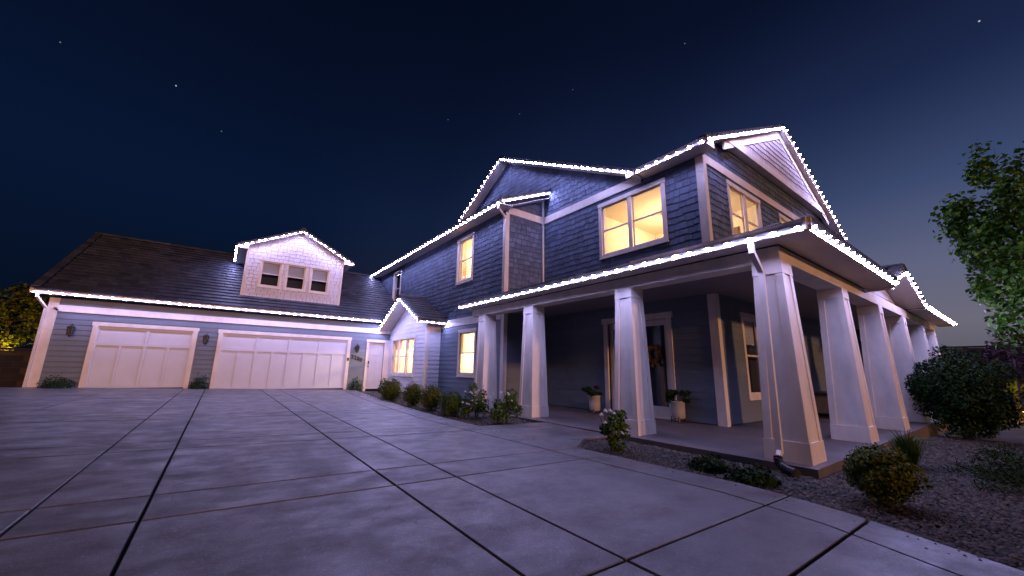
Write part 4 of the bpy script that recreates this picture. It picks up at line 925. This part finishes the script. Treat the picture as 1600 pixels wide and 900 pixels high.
tuft(-4.2, 19.25, .42, .42, 33, 'dark shrub at the outer corner of the garage', n=3000)
tuft(-.52, 19.40, .30, .55, 34, 'dark shrub between the two garage doors', n=2600)
tuft(5.28, 19.30, .36, .62, 35, 'dark shrub below the house number', n=3000)
# clipped oval shrub, wispy grass and juniper in the right-hand gravel
t = thing('oval_shrub', (5.55, 1.12, gz(5.55, 1.12)-.06), 'yellow-green rounded shrub in the gravel at the driveway edge', 'shrub')
V, F = ball_cloud(9000, (.29, .29, .27), .036, 41, .16); V[:, 2] += .30; np_mesh('foliage', V, F, M['boxleaf'], t); stems(t, 8, .35, .15, .008, seed=41)
t = thing('grass_tuft', (8.4, 1.35, gz(8.4, 1.35)-.06), 'wispy thin-leaved grass clump in front of the large bush', 'grass clump')
g_ = np.random.default_rng(42); n = 420; aa = g_.uniform(0, 6.28, n); ll = g_.uniform(.25, .62, n); sp = g_.uniform(.1, .75, n); wv = .006
dv_ = np.stack([np.cos(aa), np.sin(aa), 0*aa], 1); pr = np.stack([-np.sin(aa), np.cos(aa), 0*aa], 1)*wv; b0 = dv_*.06*g_.random((n, 1))
m1 = b0 + dv_*(ll*sp*.45)[:, None] + np.stack([0*aa, 0*aa, ll*.7], 1); tp = b0 + dv_*(ll*sp)[:, None] + np.stack([0*aa, 0*aa, ll*(1-.35*sp)], 1)
V = np.stack([b0-pr, b0+pr, m1+pr*.8, m1-pr*.8, m1-pr*.8, m1+pr*.8, tp+pr*.2, tp-pr*.2], 1).reshape(-1, 3); np_mesh('blades', V, np.arange(8*n).reshape(-1, 4), M['leaf'], t)
t = thing('juniper', (8.5, .42, gz(8.5, .42)-.06), 'low spreading almost black juniper lying on the gravel', 'shrub')
V, F = leaf_cloud(5200, (1.0, .62, .24), .05, 26, seed=43, narrow=.3); V[:, 2] = np.abs(V[:, 2]+.10); np_mesh('foliage', V, F, M['darkleaf'], t); stems(t, 9, .12, .7, .02, seed=43)
# large bush
t = thing('large_bush', (15.2, 1.26, gz(15.2, 1.26)-.08), 'large dark leafy bush in the gravel before the porch columns', 'bush')
V, F = leaf_cloud(24000, (.86, .80, .92), .08, 60, shell=.5, seed=51, narrow=.55); V[:, 2] += 1.08; V[:, 2] = np.where(V[:, 2] < .05, .05+np.abs(V[:, 2])*.2, V[:, 2]); np_mesh('foliage', V, F, M['darkleaf'], t); stems(t, 14, 1.4, .7, .03, seed=51)
# trees
def tree(x, y, z, cc, rad, n, size, seed, label, mat, trunk_h, tr, clumps=40, group=None, limbs=16, shell=.45, cr=(.28, .5)):
    t = thing('tree', (x, y, z), label, 'tree', group); g2 = random.Random(seed); b = MB()
    b.tube([(0, 0, -.3), (.03, .02, trunk_h*.5), (.0, .05, trunk_h), (cc[0]*.5, cc[1]*.5, cc[2]), (cc[0], cc[1], cc[2]+rad[2]*.75)], [tr*1.25, tr, tr*.85, tr*.5, tr*.12], 9)
    for k in range(limbs):
        a = g2.uniform(0, 6.28); h0 = g2.uniform(trunk_h*.8, cc[2]+rad[2]*.3); f = g2.uniform(.5, .95); e = g2.uniform(.1, .8)
        p0 = Vector((cc[0]*.4*h0/cc[2], cc[1]*.4*h0/cc[2], h0)); p2 = Vector((cc[0]+rad[0]*f*math.cos(a), cc[1]+rad[1]*f*math.sin(a), h0+rad[2]*.45*e)); pm = p0.lerp(p2, .5)+Vector((0, 0, .12))
        b.tube([p0, pm, p2], [tr*.4, tr*.25, tr*.07], 6)
    b.build('trunk', M['bark'], t)
    V, F = leaf_cloud(n, rad, size, clumps, shell=shell, seed=seed, narrow=.75, inner=.1, cr=cr); V += np.array(cc); np_mesh('crown', V, F, M[mat], t); return t
tree(18.0, .0, gz(18, 0)-.08, (0, -.62, 5.1), (2.0, 1.7, 2.75), 12000, .155, 61, 'broad green leafy tree beside the large bush', 'treeleaf', 2.2, .10, 90, limbs=40, cr=(.16, .34))
tree(21.0, .42, gz(16, 0)-.08, (0, 0, 2.1), (.8, .7, 1.0), 900, .13, 62, 'small sparse plum-coloured tree behind the green tree', 'redleaf', 1.1, .04, 18)
tree(-7.55, 26.5, .0, (0, 0, 2.9), (1.35, 1.2, 1.2), 2600, .16, 63, 'small tree uplit yellow behind the block wall', 'boxleaf', 1.5, .09, 26)
tree(31, 6.3, -.3, (0, 0, 2.6), (2.2, 2.2, 2.3), 3500, .24, 64, 'round tree beyond the far end of the porch', 'treeleaf', 1.0, .13, 34)
def spotlight(x, y, z, label, e, c):
    t = thing('garden_spotlight', (x, y, z), label, 'garden light')
    b = MB(); b.tube([(0, 0, -.1), (0, 0, .12)], .012, 6); b.build('stake', M['black'], t)
    b = MB(); b.tube([(0, 0, .10), (0, .02, .16), (0, .04, .24)], [.03, .045, .055], 10); b.build('housing', M['black'], t)
    b = MB(); b.lathe([(.0, .0), (.042, .001), (.042, .008), (.0, .01)], (0, .043, .243), 10); b.build('lens', emission('warm_lens', c, 8), t)
    ld = bpy.data.lights.new('garden_light', 'POINT'); ld.energy = e; ld.color = c; ld.shadow_soft_size = .05
    lo = bpy.data.objects.new('garden_light', ld); col.objects.link(lo); lo.parent = t; lo.location = (0, .05, .32)
spotlight(-7.35, 25.6, .0+.9, 'garden spotlight under the yellow-lit tree behind the block wall', 150, (1, .62, .08))
# agave lit yellow near the far wall
t = thing('agave', (24.5, .66, -.32), 'spiky plant lit yellow in front of the far garden wall', 'plant')
g_ = np.random.default_rng(9); n = 46; aa = g_.uniform(0, 6.28, n); ee = g_.uniform(.15, 1.3, n); ll = g_.uniform(.9, 1.35, n)
dv_ = np.stack([np.cos(aa)*np.cos(ee), np.sin(aa)*np.cos(ee), np.sin(ee)], 1); pr = np.stack([-np.sin(aa), np.cos(aa), 0*aa], 1)
c0 = np.array([0, 0, .75]); V = np.stack([c0-pr*.03+dv_*.05, c0+pr*.03+dv_*.05, c0+dv_*(ll*.5)[:, None]+pr*.05, c0+dv_*(ll*.5)[:, None]-pr*.05, c0+dv_*(ll*.5)[:, None]-pr*.05, c0+dv_*(ll*.5)[:, None]+pr*.05, c0+dv_*ll[:, None]-np.array([0, 0, .18]), c0+dv_*ll[:, None]-np.array([0, 0, .185])], 1).reshape(-1, 3)
np_mesh('leaves', V, np.arange(8*n).reshape(-1, 4), M['boxleaf'], t); b = MB(); b.tube([(0, 0, -.1), (0, 0, .8)], [.09, .07], 8); b.build('trunk', M['bark'], t)
spotlight(23.7, .5, -.32, 'garden spotlight beside the spiky plant', 40, (1, .62, .10))
# block walls: courses and piers as single blocks near enough to tell apart
def block_wall(p0, p1, z0, z1, label, bl=.40, bh=.20, th=.2):
    p0, p1 = Vector((*p0, 0)), Vector((*p1, 0)); d = p1-p0; L = d.length; d.normalize(); nrm = Vector((-d.y, d.x, 0))
    t = thing('block_wall', (p0.x, p0.y, z0), label, 'wall'); o = Vector((p0.x, p0.y, z0))
    b = MB(); b.bar(p0+Vector((0, 0, (z0+z1)/2-.02)), p1+Vector((0, 0, (z0+z1)/2-.02)), nrm*(th/2-.008), Vector((0, 0, (z1-z0)/2))); b.build('mortar', M['joint'], t, o)
    me = None; n = int(L/bl); k = int((z1-z0)/bh)
    mb = MB(); mb.bar((0, 0, bh/2), (bl-.01, 0, bh/2), (0, th/2, 0), (0, 0, bh/2-.005)); me = bpy.data.meshes.new('block'); me.from_pydata(mb.v, [], mb.f); me.materials.append(M['block'])
    rot = Matrix(((d.x, nrm.x, 0, 0), (d.y, nrm.y, 0, 0), (0, 0, 1, 0), (0, 0, 0, 1)))
    for j in range(k):
        for i in range(n):
            s = (i + (.5 if j % 2 else 0))*bl
            if s+bl > L+.2: continue
            obj('block', me, None, t, Matrix.Translation(d*s+Vector((0, 0, j*bh))) @ rot)
    cp = MB(); cp.bar(p0+Vector((0, 0, z1+.03)), p1+Vector((0, 0, z1+.03)), nrm*(th/2+.02), Vector((0, 0, .03))); cp.build('coping', M['block'], t, o)
block_wall((-4.98, 20.0), (-16.5, 20.0), .05, 1.42, 'dark block wall running on from the garage corner')
block_wall((26.5, -10.0), (26.5, 4.2), -.45, 2.42, 'dark block wall beyond the green tree and the agave', .6, .3)
